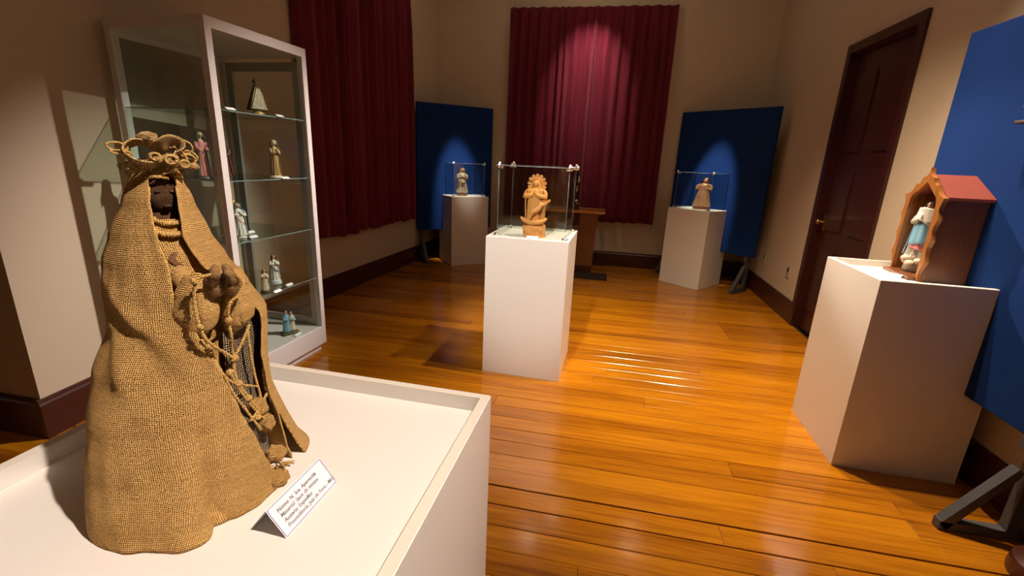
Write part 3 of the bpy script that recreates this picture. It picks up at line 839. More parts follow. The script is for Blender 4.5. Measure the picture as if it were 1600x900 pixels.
    # arms with sleeves
    for sx in (-1, 1):
        b = MB(); hb = MB()
        sh_ = Vector((lean * .23 + sx * .105 * wide, -.005, Z(.755))); el = Vector((lean * .2 + sx * .135 * wide, -.045, Z(.625)))
        if arms == 'pray': wr_ = Vector((lean * .22 + sx * .030, -.120, Z(.685)))
        elif arms == 'cross': wr_ = Vector((lean * .22 - sx * .045, -.110 - (.012 if sx > 0 else 0), Z(.715)))
        elif arms == 'open': wr_ = Vector((sx * .16, -.12, Z(.60)))
        else: wr_ = Vector((sx * .05, -.11, Z(.60)))
        b.tube([sh_, sh_ * .5 + el * .5 + Vector((sx * .008, 0, 0)), el, el * .5 + wr_ * .5 + Vector((0, -.006, -.012)), wr_], [.040, .043, .046, .047, .036], 14)
        # sleeve end drop
        b.tube([el * .4 + wr_ * .6, el * .4 + wr_ * .6 + Vector((0, .01, -.07))], [.030, .008], 10)
        if arms == 'pray': hand_mb(hb, wr_ + Vector((-sx * .010, 0, .0)), (-sx * .35, -.35, .85), (-sx, 0, -.2), .062, True, 1)
        elif arms == 'cross': hand_mb(hb, wr_, (-sx * .75, -.12, .55), (0, -1, .1), .058, False, sx)
        else: hand_mb(hb, wr_, (sx * .2, -.6, -.2), (0, 0, 1), .058, False, sx)
        for p in range(len(b.v)): b.v[p] = tuple(Vector(b.v[p]) * h)
        for p in range(len(hb.v)): hb.v[p] = tuple(Vector(hb.v[p]) * h)
        b.build('sleeve', mantle if arms == 'open' and mantle else robe, t); hb.build('hand', skin, t)
    if sash:
        b = MB()
        def SP(u, v):
            a = lerp(-1.1, 1.25, u) - pi / 2
            z_ = lerp(.60, .30, u) + lerp(.035, -.035, v)
            rx, ry = interp([(0, .165, .135), (.3, .140, .116), (.6, .118, .098), (.74, .132, .088)], z_)
            return Vector((rx * 1.06 * cos(a), ry * 1.09 * sin(a) - .008, Z(z_) + .01 * sin(u * 9))) * h
        b.grid(SP, 24, 6); b.uv = {}
        b.build('sash', sash, t, solid=.012 * h)
    if crown:
        b = MB()
        b.loft([(Z(.985), hx, .0, .030, .030), (Z(1.02), hx, 0, .040, .040), (Z(1.035), hx, 0, .030, .030), (Z(1.05), hx, 0, .008, .008)], 16, lambda a, z: .10 * sin(8 * a))
        for p in range(len(b.v)): b.v[p] = tuple(Vector(b.v[p]) * h)
        b.build('crown', crown, t)
    return t

# --- terracotta figure of the middle case
tc_loc = (-.462, 3.165, HC - .015)
ft = saint('terracotta_figure', 'orange terracotta woman with rayed halo praying on a crescent, in the middle glass case', tc_loc, -.10, .385, TERRA, TERRA, TERRA, TERRA, None, .25, 'pray', seed=4, wide=1.40, veil=False, hs=1.5, flare=.66, hk=.90)
hh = .385
b = MB()
b.loft([(0, 0, 0, .078, .060), (.006, 0, 0, .080, .062), (.02, 0, 0, .076, .058), (.05, 0, 0, .079, .060), (.075, 0, 0, .080, .060), (.088, 0, 0, .074, .054), (.094, 0, 0, .05, .04)], 64,
       lambda a, z: .035 * sin(a * 5 + z * 60) + .05 * nz(cos(a) * 4, sin(a) * 4, z * 60))
for k in range(9):
    a = -pi / 2 + (k - 4) * .33
    b.tube([(.072 * cos(a + .1 * sin(j)), .056 * sin(a + .1 * sin(j)), .014 + j * .012) for j in range(6)], [.004, .009, .010, .010, .009, .003], 8)
for sx in (-1, 1): b.ell((sx * .045, -.048, .055), (.020, .014, .020), 14, 10); b.ell((sx * .030, -.052, .035), (.018, .012, .014), 14, 10)
b.build('carved_base', TERRA, ft)
b = MB()  # crescent
cp = []; cr = []
for k in range(25):
    a = lerp(-1.32, 1.32, k / 24)
    cp.append((.092 * sin(a), -.020 - .036 * cos(a), .146 - .040 * cos(a)))
    cr.append(.0035 + .0135 * (cos(a) ** .8 if cos(a) > 0 else 0))
b.tube(cp, cr, 12); b.build('crescent_moon', TERRA, ft)
b = MB()  # cloud ruffle under the robe
for k in range(11):
    a = lerp(-pi * .95, -.05 * pi, k / 10); b.ell((.058 * cos(a), .046 * sin(a), .103 + .004 * sin(k * 2.1)), (.014, .012, .012), 12, 8)
b.build('cloud_scrolls', TERRA, ft)
b = MB()  # rayed halo behind the head
hc = Vector((0, .014, .262 * hh / .375 + .094)); hz_ = .362
nr = 9
for k in range(nr):
    a = lerp(-1.95, 1.95, k / (nr - 1))
    d = Vector((sin(a), 0, cos(a))); s_ = Vector((cos(a), 0, -sin(a)))
    c0 = Vector((0, .012, hz_))
    pts = [c0 + d * .026 - s_ * .005, c0 + d * .046 - s_ * .0108, c0 + d * .061 - s_ * .0110, c0 + d * .0675 - s_ * .005, c0 + d * .0675 + s_ * .005, c0 + d * .061 + s_ * .0110, c0 + d * .046 + s_ * .0108, c0 + d * .026 + s_ * .005]
    n_ = len(pts); vs = [p + Vector((0, -.003, 0)) for p in pts] + [p + Vector((0, .004, 0)) for p in pts]
    b.add(vs, [tuple(range(n_)), tuple(range(2 * n_ - 1, n_ - 1, -1))] + [(i, i + n_, (i + 1) % n_ + n_, (i + 1) % n_) for i in range(n_)])
b.tube([(.038 * sin(a), .009, hz_ + .038 * cos(a)) for a in [lerp(-2.2, 2.2, i / 20) for i in range(21)]], .0042, 8)
b.build('rayed_halo', TERRA, ft, auto=35)
b = MB()  # flying drape
def DP(u, v):
    x = lerp(.045, .112, u); z = .272 - .020 * u - .012 * sin(u * 5) - v * lerp(.030, .010, u ** 2) - .018 * u * (1 - u)
    return Vector((x, -.030 + .010 * sin(v * 5 + u * 3) - .006 * u, z))
b.grid(DP, 20, 8); b.uv = {}
b.build('flying_drape', TERRA, ft, solid=.006)
b = MB()  # long diagonal mantle fold across the front
def DQ(u, v):
    x = lerp(.056, -.036, u) + lerp(-.012, .010, v); z = lerp(.246, .132, u)
    return Vector((x, -.050 - .010 * sin(u * pi) - .006 * sin(v * pi) - .006 * u, z - v * .018 - .010 * sin(u * 7)))
b.grid(DQ, 24, 8); b.uv = {}
b.build('front_drape', TERRA, ft, solid=.006)

# --- back left and back right polychrome figures
fb = saint('wooden_figure', 'slim worn gilded figure with raised arms in the back left glass case', (-1.995, 6.370, HBL - .004), .35, .375, TAUPE, None, BRONZE, BRONZE, BRONZE, .12, 'cross', seed=7, wide=1.35, base_r=.19, tilt=.2, hs=1.5)
b = MB(); b.ell((-.040, -.050, .205), (.022, .018, .020), 14, 10); b.ell((.045, -.030, .235), (.018, .016, .030), 14, 10); b.ell((.010, -.060, .185), (.03, .014, .018), 14, 10)
b.tube([(.050, -.02, .225), (.055, -.035, .262), (.035, -.045, .285)], [.012, .011, .007], 10)
b.build('child_figure', BRONZE, fb)
b = MB(); b.loft([(.118, 0, -.005, .050, .046), (.128, 0, -.005, .054, .049), (.140, 0, -.005, .050, .046)], 24, lambda a, z: .06 * sin(a * 9)); b.build('belt_roll', OCHRE, fb)
fr = saint('wooden_figure', 'stout gilded pink robed figure with head tilted in the back right glass case', (1.225, 6.30, HBR - .004), -.35, .385, BRONZE, None, BRN, simple('rosy_skin', (.55, .30, .20), .4), BRONZE, .10, 'cross', seed=9, wide=1.80, tilt=.40, lean=.08, base_r=.22, hs=1.7)
b = MB()
def EP(u, v):
    x = lerp(-.055, .050, u); z = lerp(.165, .108, u) + lerp(.013, -.013, v)
    return Vector((x, -.052 - .016 * sin(u * pi), z + .004 * sin(u * 11)))
b.grid(EP, 20, 6); b.uv = {}; b.build('waist_drape', MAUVE, fr, solid=.006)
b = MB(); b.loft([(.028, 0, 0, .060, .052), (.06, 0, 0, .058, .050), (.10, 0, 0, .052, .046)], 40, lambda a, z: .10 * sin(a * 11)); b.build('skirt', CREAM, fr)
b = MB(); b.ell((.004, -.040, .205), (.026, .020, .034), 16, 10); b.build('bodice', OCHRE, fr)
tag(MB().ell((0, 0, .012), (.016, .016, .012), 12, 8).build('glass_weight', WHT, None), 'small white knob standing left of the figure in the back right case', 'ornament').location = (1.135, 6.36, HBR - .004)

# dark gilded figure on the bench table
fd = saint('dark_figure', 'thin dark wooden figure with silvered highlights on the altar table', (-.415, 6.40, .868), .2, .52, DKW, DKW, DKW, DKW, DKW, .07, 'pray', seed=12, wide=.8)
b = MB(); b.ell((.045, -.062, .405), (.018, .012, .040), 12, 8); b.ell((.028, -.070, .275), (.013, .010, .045), 12, 8); b.ell((.03, -.07, .125), (.024, .014, .018), 12, 8); b.ell((.048, -.06, .085), (.015, .01, .012), 12, 8)
b.build('silver_trim', CHROME, fd)

# --- wooden shrine on the right pedestal
nx, ny = 1.609, 2.615
NA = pi / 2 - .10          # local x runs along the front (away from the camera), local -y... front faces world -X
sh = thing('wooden_shrine', 'wooden oratory shrine with scalloped front frame and red roof on the right pedestal', 'shrine', (nx, ny, HR - .035), NA)
# local: x 0..W along the front, y: front at 0, depth to negative y (world +X)
NW, ND, EV, RD = .300, .185, .420, .515
def outline(inset=0.0):
    sp_ = [(.000, .0), (-.024, .105), (-.024, .215), (-.030, .320), (-.034, .420), (.048, .478), (.098, .512), (.150, .562)]
    sp_ = sp_ + [(NW - x, z) for x, z in reversed(sp_[:-1])]
    o = []
    for k in range(len(sp_) - 1):
        a, b2 = Vector((*sp_[k], 0)), Vector((*sp_[k + 1], 0)); d = b2 - a; n = Vector((d.y, -d.x, 0)).normalized()
        for q in range(6):
            t_ = q / 6; o.append(((a + d * t_ + n * .016 * sin(pi * t_))[0], (a + d * t_ + n * .016 * sin(pi * t_))[1]))
    o.append(sp_[-1])
    return o
ol = outline(); n = len(ol)
il = []
for k, (x, z) in enumerate(ol):
    # inner opening: straight sides, pointed arch
    t_ = k / (n - 1)
    if t_ < .40: il.append((.020, lerp(.018, .405, t_ / .40)))
    elif t_ <= .5: il.append((lerp(.020, .150, (t_ - .40) / .10), lerp(.405, .490, (t_ - .40) / .10)))
    elif t_ < .60: il.append((lerp(.150, NW - .020, (t_ - .5) / .10), lerp(.490, .405, (t_ - .5) / .10)))
    else: il.append((NW - .020, lerp(.405, .020, (t_ - .60) / .40)))
fm = MB(); vs = []
for yy in (.016, -.004):
    vs += [(x, yy, z) for x, z in ol]; vs += [(x, yy, z) for x, z in il]
fs = []
for k in range(n - 1):
    fs.append((k, k + 1, n + k + 1, n + k)); fs.append((2 * n + k + 1, 2 * n + k, 3 * n + k, 3 * n + k + 1))
    fs.append((k + 1, k, 2 * n + k, 2 * n + k + 1)); fs.append((n + k, n + k + 1, 3 * n + k + 1, 3 * n + k))
fs.append((0, n, 3 * n, 2 * n)); fs.append((n - 1, 2 * n + n - 1, 3 * n + n - 1, n + n - 1))
fm.add(vs, fs)
fm.build('scalloped_frame', NICHE, sh, False)
wt = .014
MB().box((0, -ND, 0), (wt, -.004, EV)).build('side_wall', NICHE_SHADE, sh, False)  # outer near side takes the shaded tone, the far one the lit tone
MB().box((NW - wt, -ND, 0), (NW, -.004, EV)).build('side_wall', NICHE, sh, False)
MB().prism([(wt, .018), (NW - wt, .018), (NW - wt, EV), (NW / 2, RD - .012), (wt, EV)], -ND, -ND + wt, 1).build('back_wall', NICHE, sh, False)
MB().box((wt, -ND + wt, 0), (NW - wt, .05, .018)).build('floor_board', NICHE_SHADE, sh, False)
for s_ in (0, 1):
    a = [(-.012, EV - .010), (NW / 2, RD), (NW / 2, RD + .014), (-.018, EV + .004)]
    if s_: a = [(NW - x, z) for x, z in a][::-1]
    MB().prism(a, -ND - .012, -.005, 1).build('roof_slab', NICHER, sh, False)
a = Matrix.Rotation(NA, 4, 'Z') @ Vector((.192, -.054, 0))
fn_ = saint('painted_figure', 'praying virgin figure in white and blue with pink sash inside the wooden shrine', (nx + a.x, ny + a.y, HR - .035 + .018), -pi / 2 + .45, .375, GREY, LBL, BRN, SKIN, GREY, .20, 'pray', seed=3, wide=1.05, sash=None, base_r=.15, hs=1.35)
b = MB()
for (x, y, z, r_) in ((-.032, -.038, .068, .024), (.030, -.036, .062, .022), (0, -.05, .045, .024), (.0, -.03, .08, .024), (-.045, -.01, .05, .022), (.045, -.01, .05, .022)): b.ell((x, y, z), (r_, r_, r_ * .85), 14, 10)
b.build('cloud_of_cherubs', TAUPE, fn_)
for nm_, mt_, z0_, z1_, ph_ in (('blue_drape', LBL, .265, .150, .0), ('pink_hem', PNK, .165, .125, .5)):
    b = MB()
    def BP(u, v):
        a = lerp(-1.35, 1.25, u) - pi / 2; z = lerp(z0_, z1_, v) - .03 * (u - .5) * (1 if ph_ else -1)
        k = 1 + .04 * sin(a * 9 + ph_)
        return Vector(((.047 + .006 * v) * k * cos(a), (.041 + .006 * v) * k * sin(a) - .004, z))
    b.grid(BP, 30, 10); b.uv = {}; b.build(nm_, mt_, fn_, solid=.004)
b = MB()
def WP(u, v):
    a = lerp(-1.5, 1.3, u) - pi / 2; z = lerp(.345, .275, v) - .02 * abs(u - .5)
    return Vector(((.047 + .010 * v) * cos(a), (.036 + .012 * v) * sin(a) - .004, z))
b.grid(WP, 24, 8); b.uv = {}; b.build('white_shawl', WHT, fn_, solid=.004)

# --- object mounted on the near blue board, mostly outside the frame
t = thing('carved_plaque', 'gilded carved wood piece hung on the near blue board at the right edge', 'carving', (1.797, 2.50, 1.80), -pi / 2)
b = MB(); b.ell((.03, -.035, .02), (.050, .034, .060), 16, 12, None, lambda d: 1 + .12 * sin(6 * d.x) * cos(7 * d.z)); b.ell((.02, -.03, .085), (.022, .022, .026), 14, 10)
b.build('carving', GOLD, t); MB().bbox((-.02, -.07, -.055), (.08, -.002, -.04), .003).build('bracket', DKW, t)
l_ = MB().bbox((0, 0, 0), (.10, .003, .038), .0008).build('wall_label', CARD, None, False); l_.location = (1.7965, 2.522, 1.690); l_.rotation_euler = (0, 0, -pi / 2)
tag(l_, 'small white label on the near blue board under the gilded carving', 'label')

# ------------------------------------------------------------------ showcase contents (local frame of the case -> world)
def W(xl, yl): 
    v = Rz(SA) @ Vector((xl, yl, 0)); return (SX + v.x, SY + v.y)
G = 'figurines in the showcase'
def shelf_tag(label, x, y, z, rz=None):
    c = MB(); c.bbox((-.032, -.013, 0), (.032, .013, .0022), .0005)
    c.prism([(-.013, .0015), (.004, .013), (.005, .0122), (-.012, .001)], -.032, .032, 0)
    o = c.build('shelf_label', CARD, None, False); o.location = (x, y, z + .0004); o.rotation_euler = (0, 0, pi / 2 if rz is None else rz)
    tag(o, label, 'label'); return o
# top shelf: triangular caped figure
t = thing('caped_figurine', 'dark triangular caped figurine with a crown on the top shelf of the showcase', 'figurine', (-2.150, 2.640, SHZ[0]), pi / 2 - .3)
b = MB(); b.loft([(0, 0, 0, .042, .036), (.010, 0, 0, .044, .038), (.016, 0, 0, .030, .026), (.028, 0, 0, .022, .020)], 24); b.build('statue_base', GOLD, t)
b = MB(); b.loft([(.026, 0, 0, .062, .026), (.032, 0, 0, .064, .027), (.10, 0, 0, .036, .022), (.150, 0, 0, .016, .015), (.168, 0, 0, .012, .012)], 32, lambda a, z: .05 * sin(a * 10)); b.build('cape', DKW, t)
b = MB(); b.prism([(-.050, .034), (.050, .034), (.010, .150), (-.010, .150)], -.0275, -.022, 1); b.build('front_panel', simple('silver_brocade', (.36, .30, .22), .4, metal=.5, var=.8, scale=90), t, False)
for sx in (-1, 1): pass
b = MB(); b.tube([(-.058, -.024, .034), (-.012, -.020, .158)], .003, 6); b.tube([(.058, -.024, .034), (.012, -.020, .158)], .003, 6); b.tube([(-.058, -.024, .034), (.058, -.024, .034)], .003, 6); b.build('gold_trim', GOLD, t)
b = MB(); head_mb(b, (0, -.002, .176), (.010, .011, .013)); b.build('head', DKW, t)
b = MB(); b.loft([(.184, 0, 0, .010, .010), (.196, 0, 0, .015, .015), (.204, 0, 0, .006, .006)], 14); b.ell((0, 0, .207), (.005, .005, .005), 8, 6); b.build('crown', REDWOOD, t)
saint('figurine', 'slender gold and ochre figurine at the right of the second showcase shelf', (-2.150, 2.755, SHZ[1]), pi / 2 - .5, .240, simple('ochre_gold', (.42, .25, .08), .45, var=.3, scale=30), GOLD, OCHRE, CREAM, CREAM, .07, 'pray', seed=21, wide=.80)
saint('figurine', 'red and green robed figurine at the left of the second showcase shelf', (-2.215, 2.395, SHZ[1]), pi / 2 - .4, .235, simple('dark_robe', (.07, .035, .03), .5), RED, BRN, SKIN, DKW, .07, 'low', seed=22, wide=1.1)
saint('figurine', 'green and rose figurine tucked behind the red robed one on the second shelf', (-2.300, 2.335, SHZ[1]), pi / 2 - .3, .265, PNK, GRN, GRN, SKIN, DKW, .07, 'low', seed=23, wide=.8)
saint('figurine', 'pale blue and white figurine behind the front post on the third showcase shelf', (-2.225, 2.470, SHZ[2]), pi / 2 - .5, .215, WHT, simple('pale_blue_glaze', (.42, .55, .58), .35), LBL, SKIN, WHT, .08, 'pray', seed=24, wide=1.25, veil=True, sash=PNK)
saint('figurine', 'tall gilded figurine at the far left of the third showcase shelf', (-2.345, 2.520, SHZ[2]), pi / 2 - .4, .300, GOLD, OCHRE, BRN, SKIN, DKW, .07, 'pray', seed=25, wide=.9, crown=GOLD)
saint('figurine', 'white and light blue figurine with brown hair on the fourth showcase shelf', (-2.215, 2.725, SHZ[3]), pi / 2 - .55, .205, WHT, WHT, BRN, SKIN, simple('pale_cloud', (.52, .56, .60), .4), .16, 'pray', seed=26, wide=.95, sash=LBL, base_r=.20)
saint('figurine', 'small cream robed figurine on a dark base on the fourth showcase shelf', (-2.125, 2.515, SHZ[3]), pi / 2 - .5, .160, CREAM, CREAM, BRN, SKIN, DKW, .14, 'pray', seed=27, wide=.85, base_r=.20)
t = thing('double_figurine', 'figurine of two blue robed people on a mossy green base, on the showcase floor', 'figurine', (-2.175, 2.770, FI), pi / 2 - .55)
b = MB(); b.bbox((-.058, -.038, 0), (.058, .038, .018), .007); b.ell((0, .005, .018), (.045, .028, .016), 16, 10, None, lambda d: 1 + .15 * sin(9 * d.x)); b.build('statue_base', simple('moss_green_paint', (.07, .085, .030), .5, var=.4, scale=60), t)
for sx, c1, c2, hgt in ((-1, LBL, LBL, .165), (1, CREAM, LBL, .15)):
    b = MB(); b.loft([(z * hgt + .02, sx * .019, -.002, rx * hgt, ry * hgt) for z, rx, ry in ((0, .17, .15), (.1, .165, .14), (.4, .13, .11), (.62, .12, .10), (.74, .13, .09), (.80, .06, .05), (.86, .04, .04))], 28, lambda a, z: .06 * sin(a * 7)); b.build('robe', c1, t)
    b = MB(); head_mb(b, (sx * .017, -.004, .02 + hgt * .90), (.0095, .010, .0125)); b.build('head', SKIN, t)
    b = MB(); b.tube([(sx * .034, 0, .02 + hgt * .70), (sx * .036, -.016, .02 + hgt * .56), (sx * .012, -.026, .02 + hgt * .60)], [.009, .009, .007], 10); b.build('sleeve', c2, t)
    b = MB(); b.ell((sx * .017, .003, .02 + hgt * .925), (.0115, .010, .012), 14, 10); b.build('hair', BRN, t)
shelf_tag('white label at the right end of the top showcase shelf', -2.080, 2.745, SHZ[0])
shelf_tag('white label at the left end of the top showcase shelf', -2.070, 2.330, SHZ[0])
shelf_tag('white label under the slender gold figurine on the second shelf', -2.075, 2.740, SHZ[1])
shelf_tag('white label near the front edge of the third showcase shelf', -2.165, 2.505, SHZ[2])
shelf_tag('white label farther back on the third showcase shelf', -2.300, 2.640, SHZ[2])
shelf_tag('white label before the white and blue figurine on the fourth shelf', -2.105, 2.720, SHZ[3])
shelf_tag('white label before the small cream figurine on the fourth shelf', -2.075, 2.560, SHZ[3])
shelf_tag('white label before the two person figurine on the showcase floor', -2.105, 2.760, FI)

# ------------------------------------------------------------------ burlap figure in the foreground
AX, AY = -.700, .620
vd = Vector((-AX, -AY, 0)).normalized()                 # toward the camera
BZ = atan2(vd.y, vd.x) + pi / 2                          # local -Y looks at the camera
bf = thing('burlap_figure', 'tall cloaked figure made of burlap sacking with ribbon crown, on the foreground plinth', 'statue', (AX, AY, ZT), BZ)
# local frame: +X = to the right in the picture, -Y = toward the camera, z from the table
# levels: z, cu, cc(toward camera), ru, rc, aL, aR (degrees from camera direction, + = right)
LV = [(.000, -.012, .062, .140, .160, 56, 84),
      (.030, -.015, .060, .136, .150, 54, 84),
      (.090, -.015, .050, .133, .128, 44, 80),
      (.160, -.012, .038, .126, .117, 33, 68),
      (.230, .001, .026, .120, .108, 18, 56),
      (.300, .018, .018, .110, .097, -1, 56),
      (.350, .008, .012, .098, .088, -7, 50),
      (.400, -.002, .008, .080, .078, -2, 28),
      (.440, -.005, .006, .064, .065, -6, 24),
      (.490, -.002, .004, .045, .048, -15, 31),
      (.530, .000, .002, .032, .034, -18, 44),
      (.552, .001, .002, .026, .028, -25, 50)]
def cloakpt(t_, v, inset=0.0, a_over=None):
    z = lerp(.552, .000, v)
    cu, cc, ru, rc, aL, aR = interp(LV, z)
    a = radians(lerp(aL, aR - 360, t_)) if a_over is None else a_over
    low = max(0, 1 - z / .30)
    k = 1.0
    k += .022 * low * sin(5 * a + .9 + 2 * z) + .014 * low * sin(9 * a + 1.7)
    k += .040 * nz(cos(a) * 1.7, sin(a) * 1.7, z * 6 + 3) + .022 * nz(cos(a) * 5, sin(a) * 5, z * 11 + 9)
    # deep fold near the front hem
    da = a - radians(4)
    st = .5 * (1 + math.tanh(da / .035))
    k -= .25 * max(0, 1 - z / .17) * st * math.exp(-max(0, da) / .48)
    k -= .05 * max(0, 1 - z / .26) * math.exp(-(da / .16) ** 2)
    k += .05 * max(0, 1 - z / .20) * math.exp(-((a + radians(14)) / .22) ** 2)
    # slanting creases
    k += .050 * math.exp(-((z - .300 + .10 * (a + .5)) / .020) ** 2) * math.exp(-((a + radians(40)) / .6) ** 2)
    k -= .050 * math.exp(-((z - .265 + .10 * (a + .5)) / .022) ** 2) * math.exp(-((a + radians(35)) / .6) ** 2)
    k += .038 * math.exp(-((z - .20 + .16 * (a + .5)) / .025) ** 2) * math.exp(-((a + radians(50)) / .5) ** 2)
    k -= inset
    # flap edges curl outward a little
    e = min(t_, 1 - t_) if a_over is None else .5
    k += .045 * math.exp(-(e / .018) ** 2) * (1 if z < .5 else .5)
    x = cu + (ru * k) * sin(a); y = -(cc + rc * k * cos(a))
    zz = z
    if z < .02: zz = max(.0015, z + .0015)
    return Vector((x, y, zz))
b = MB(); b.grid(lambda u, v: cloakpt(u, v), 260, 150)
b.build('cloak', BURLAP, bf, solid=.0035)
# spreading hem flap at the right
def FL(u, v):
    z = lerp(.20, .0015, v); a = radians(lerp(interp(LV, z)[5] + 2, 122, u))
    cu, cc, ru, rc, aL, aR = interp(LV, z)
    k = 1.0 + .40 * v ** 1.35 * math.exp(-((a - radians(106)) / .46) ** 2) + .02 * sin(9 * a)
    return Vector((cu + ru * k * sin(a) + .002, -(cc + rc * k * cos(a)), z))
b = MB(); b.grid(FL, 40, 30); b.build('cloak_flap', BURLAP, bf, solid=.0035)
# rolled selvedge along both front edges
for side in (0, 1):
    b = MB(); ps = [cloakpt(side * 1.0, k / 60) for k in range(4, 60)]
    b.tube(ps, [.0017 + .0005 * sin(k * 1.9) for k in range(len(ps))], 8); b.build('rolled_edge', CORD, bf)
# inner dress
def DR(u, v):
    z = lerp(.466, .001, v); a = radians(lerp(-75, 115, u))
    cu, cc, ru, rc, aL, aR = interp(LV, z)
    sh_ = interp([(0, .80), (.2, .74), (.3, .72), (.36, .80), (.41, .82), (.466, .74)], z)[0]
    k = sh_ * (1 + .05 * sin(7 * a + 2 * z) * v)
    return Vector((cu + ru * k * sin(a), -(cc + rc * k * cos(a)), z))
b = MB(); b.grid(DR, 90, 90); b.build('dress', BURLAP, bf, solid=.002)
# dark netting panel in the opening below the hands
def NT(u, v):
    z = lerp(.290, .035, v); a = radians(lerp(lerp(22, 44, v), 80, u))
    cu, cc, ru, rc, aL, aR = interp(LV, z); k = .86 + .02 * sin(9 * u + 7 * v)
    return Vector((cu + ru * k * sin(a), -(cc + rc * k * cos(a)), z))
b = MB(); b.grid(NT, 30, 50); b.build('dark_netting', NETM, bf, solid=.001)
# reddish stain patch on the chest
def ST(u, v):
    z = lerp(.424, .396, v); a = radians(lerp(3, 11, u) + 3 * sin(v * 8))
    cu, cc, ru, rc, aL, aR = interp(LV, z)
    sh_ = interp([(0, .80), (.2, .74), (.3, .72), (.36, .80), (.41, .82), (.445, .62)], z)[0]
    k = sh_ + .035
    return Vector((cu + ru * k * sin(a), -(cc + rc * k * cos(a)), z))
b = MB(); b.grid(ST, 10, 14); b.build('chest_patch', burlap('stained_burlap', (.14, .05, .03), (.26, .11, .06), (.42, .24, .11)), bf, solid=.001)
# head of dark cloth with sunken face
b = MB()
def hf(d):
    k = 1.0
    if d.y < 0:
        k += .16 * math.exp(-((d.x / .14) ** 2)) * math.exp(-(((d.z + .08) / .22) ** 2))
        k -= .08 * (math.exp(-(((d.x - .34) / .17) ** 2)) + math.exp(-(((d.x + .34) / .17) ** 2))) * math.exp(-(((d.z - .14) / .12) ** 2))
        k += .05 * math.exp(-((d.x / .28) ** 2)) * math.exp(-(((d.z + .48) / .08) ** 2))
    return k + .03 * nz(d.x * 4, d.y * 4, d.z * 4)
b.ell((.002, -.010, .502), (.0245, .026, .036), 36, 28, Matrix.Rotation(.30, 4, 'Z'), hf)
hm = b.build('head', BURLAPD, bf)
hm.data.uv_layers.new(name='UVMap')
for lp in hm.data.loops:
    co = hm.data.vertices[lp.vertex_index].co; hm.data.uv_layers[0].data[lp.index].uv = (co.x * 1.1 + co.y * .4, co.z)
b = MB()
for sx in (-1, 1): b.ell((.007 + sx * .0090, -.0330 + .001 * sx, .507), (.0042, .0025, .0022), 10, 6)
b.ell((.008, -.0350, .485), (.0060, .0025, .0022), 10, 6); b.build('facial_features', simple('deep_brown', (.035, .012, .01), .6), hm)
# neck and neck cord
b = MB(); b.tube([(.002, -.004, .40), (.002, -.006, .475)], [.028, .022], 20); b.build('neck', BURLAPD, bf)
def twist(pts, r, n_=40, turns=9, r2=None):
    """two-strand twisted cord through control points"""
    P = [Vector(p) for p in pts]; out = [[], []]
    for k in range(n_ + 1):
        t_ = k / n_ * (len(P) - 1); i = min(int(t_), len(P) - 2); f = t_ - i
        p0 = P[max(i - 1, 0)]; p1 = P[i]; p2 = P[i + 1]; p3 = P[min(i + 2, len(P) - 1)]
        c = .5 * ((2 * p1) + (p2 - p0) * f + (2 * p0 - 5 * p1 + 4 * p2 - p3) * f * f + (3 * p1 - p0 - 3 * p2 + p3) * f ** 3)
        tg = (p2 - p1).normalized(); u = tg.cross(Vector((0, 1, .2))).normalized(); v = tg.cross(u)
        for s_ in (0, 1):
            a = 2 * pi * turns * k / n_ + s_ * pi; out[s_].append(c + (u * cos(a) + v * sin(a)) * r * .55)
    mb = MB()
    for s_ in (0, 1): mb.tube(out[s_], [r * .72 * (1 + .2 * sin(k * 2.3 + s_)) for k in range(len(out[s_]))], 7)
    return mb
twist([(-.020, -.040, .474), (-.004, -.052, .462), (.012, -.052, .460), (.026, -.040, .464)], .0032, 60, 8).build('neck_cord', CORD, bf)
twist([(-.020, -.046, .456), (-.006, -.060, .446), (.014, -.060, .444), (.030, -.046, .448)], .0036, 60, 8).build('neck_cord', CORD, bf)
# praying hands of rolled burlap: palm plus five fingers each
def F(u, c, z): return Vector((u, -c, z))       # picture-right, toward camera, height
def roll(pts, rads, n_=14, mat=BURLAP, name='sleeve', sqz=1.0):
    mb = MB(); P = [Vector(p) for p in pts]
    # resample
    q = []; r_ = []
    for k in range((len(P) - 1) * 8 + 1):
        t_ = k / 8; i = min(int(t_), len(P) - 2); f = t_ - i
        p0 = P[max(i - 1, 0)]; p1 = P[i]; p2 = P[i + 1]; p3 = P[min(i + 2, len(P) - 1)]
        q.append(.5 * ((2 * p1) + (p2 - p0) * f + (2 * p0 - 5 * p1 + 4 * p2 - p3) * f * f + (3 * p1 - p0 - 3 * p2 + p3) * f ** 3))
        r_.append(lerp(rads[i], rads[i + 1], f) * (1 + .04 * sin(k * 1.3)))
    mb.tube(q, r_, n_)
    # cylindrical uvs
    o = mb.build(name, mat, bf)
    me = o.data; ul = me.uv_layers.new(name='UVMap'); nn = n_
    for p in me.polygons:
        for li, vi in zip(p.loop_indices, p.vertices):
            ring = vi // nn; k = vi % nn
            if len(p.vertices) == 4 and k == 0 and any((x % nn) == nn - 1 for x in p.vertices): k = nn
            rr = r_[min(ring, len(r_) - 1)]
            ul.data[li].uv = (k / nn * 2 * pi * .02, ring * .004)
    return o
HU, HCc, HZ_ = .060, .112, .385      # centre of the joined hands
roll([F(.006, .060, .398), F(.014, .078, .372), F(.030, .094, .358), F(.046, .106, .370)], [.010, .017, .021, .016])
roll([F(.088, .040, .376), F(.088, .062, .354), F(.083, .084, .346), F(.073, .100, .366)], [.010, .015, .019, .015])
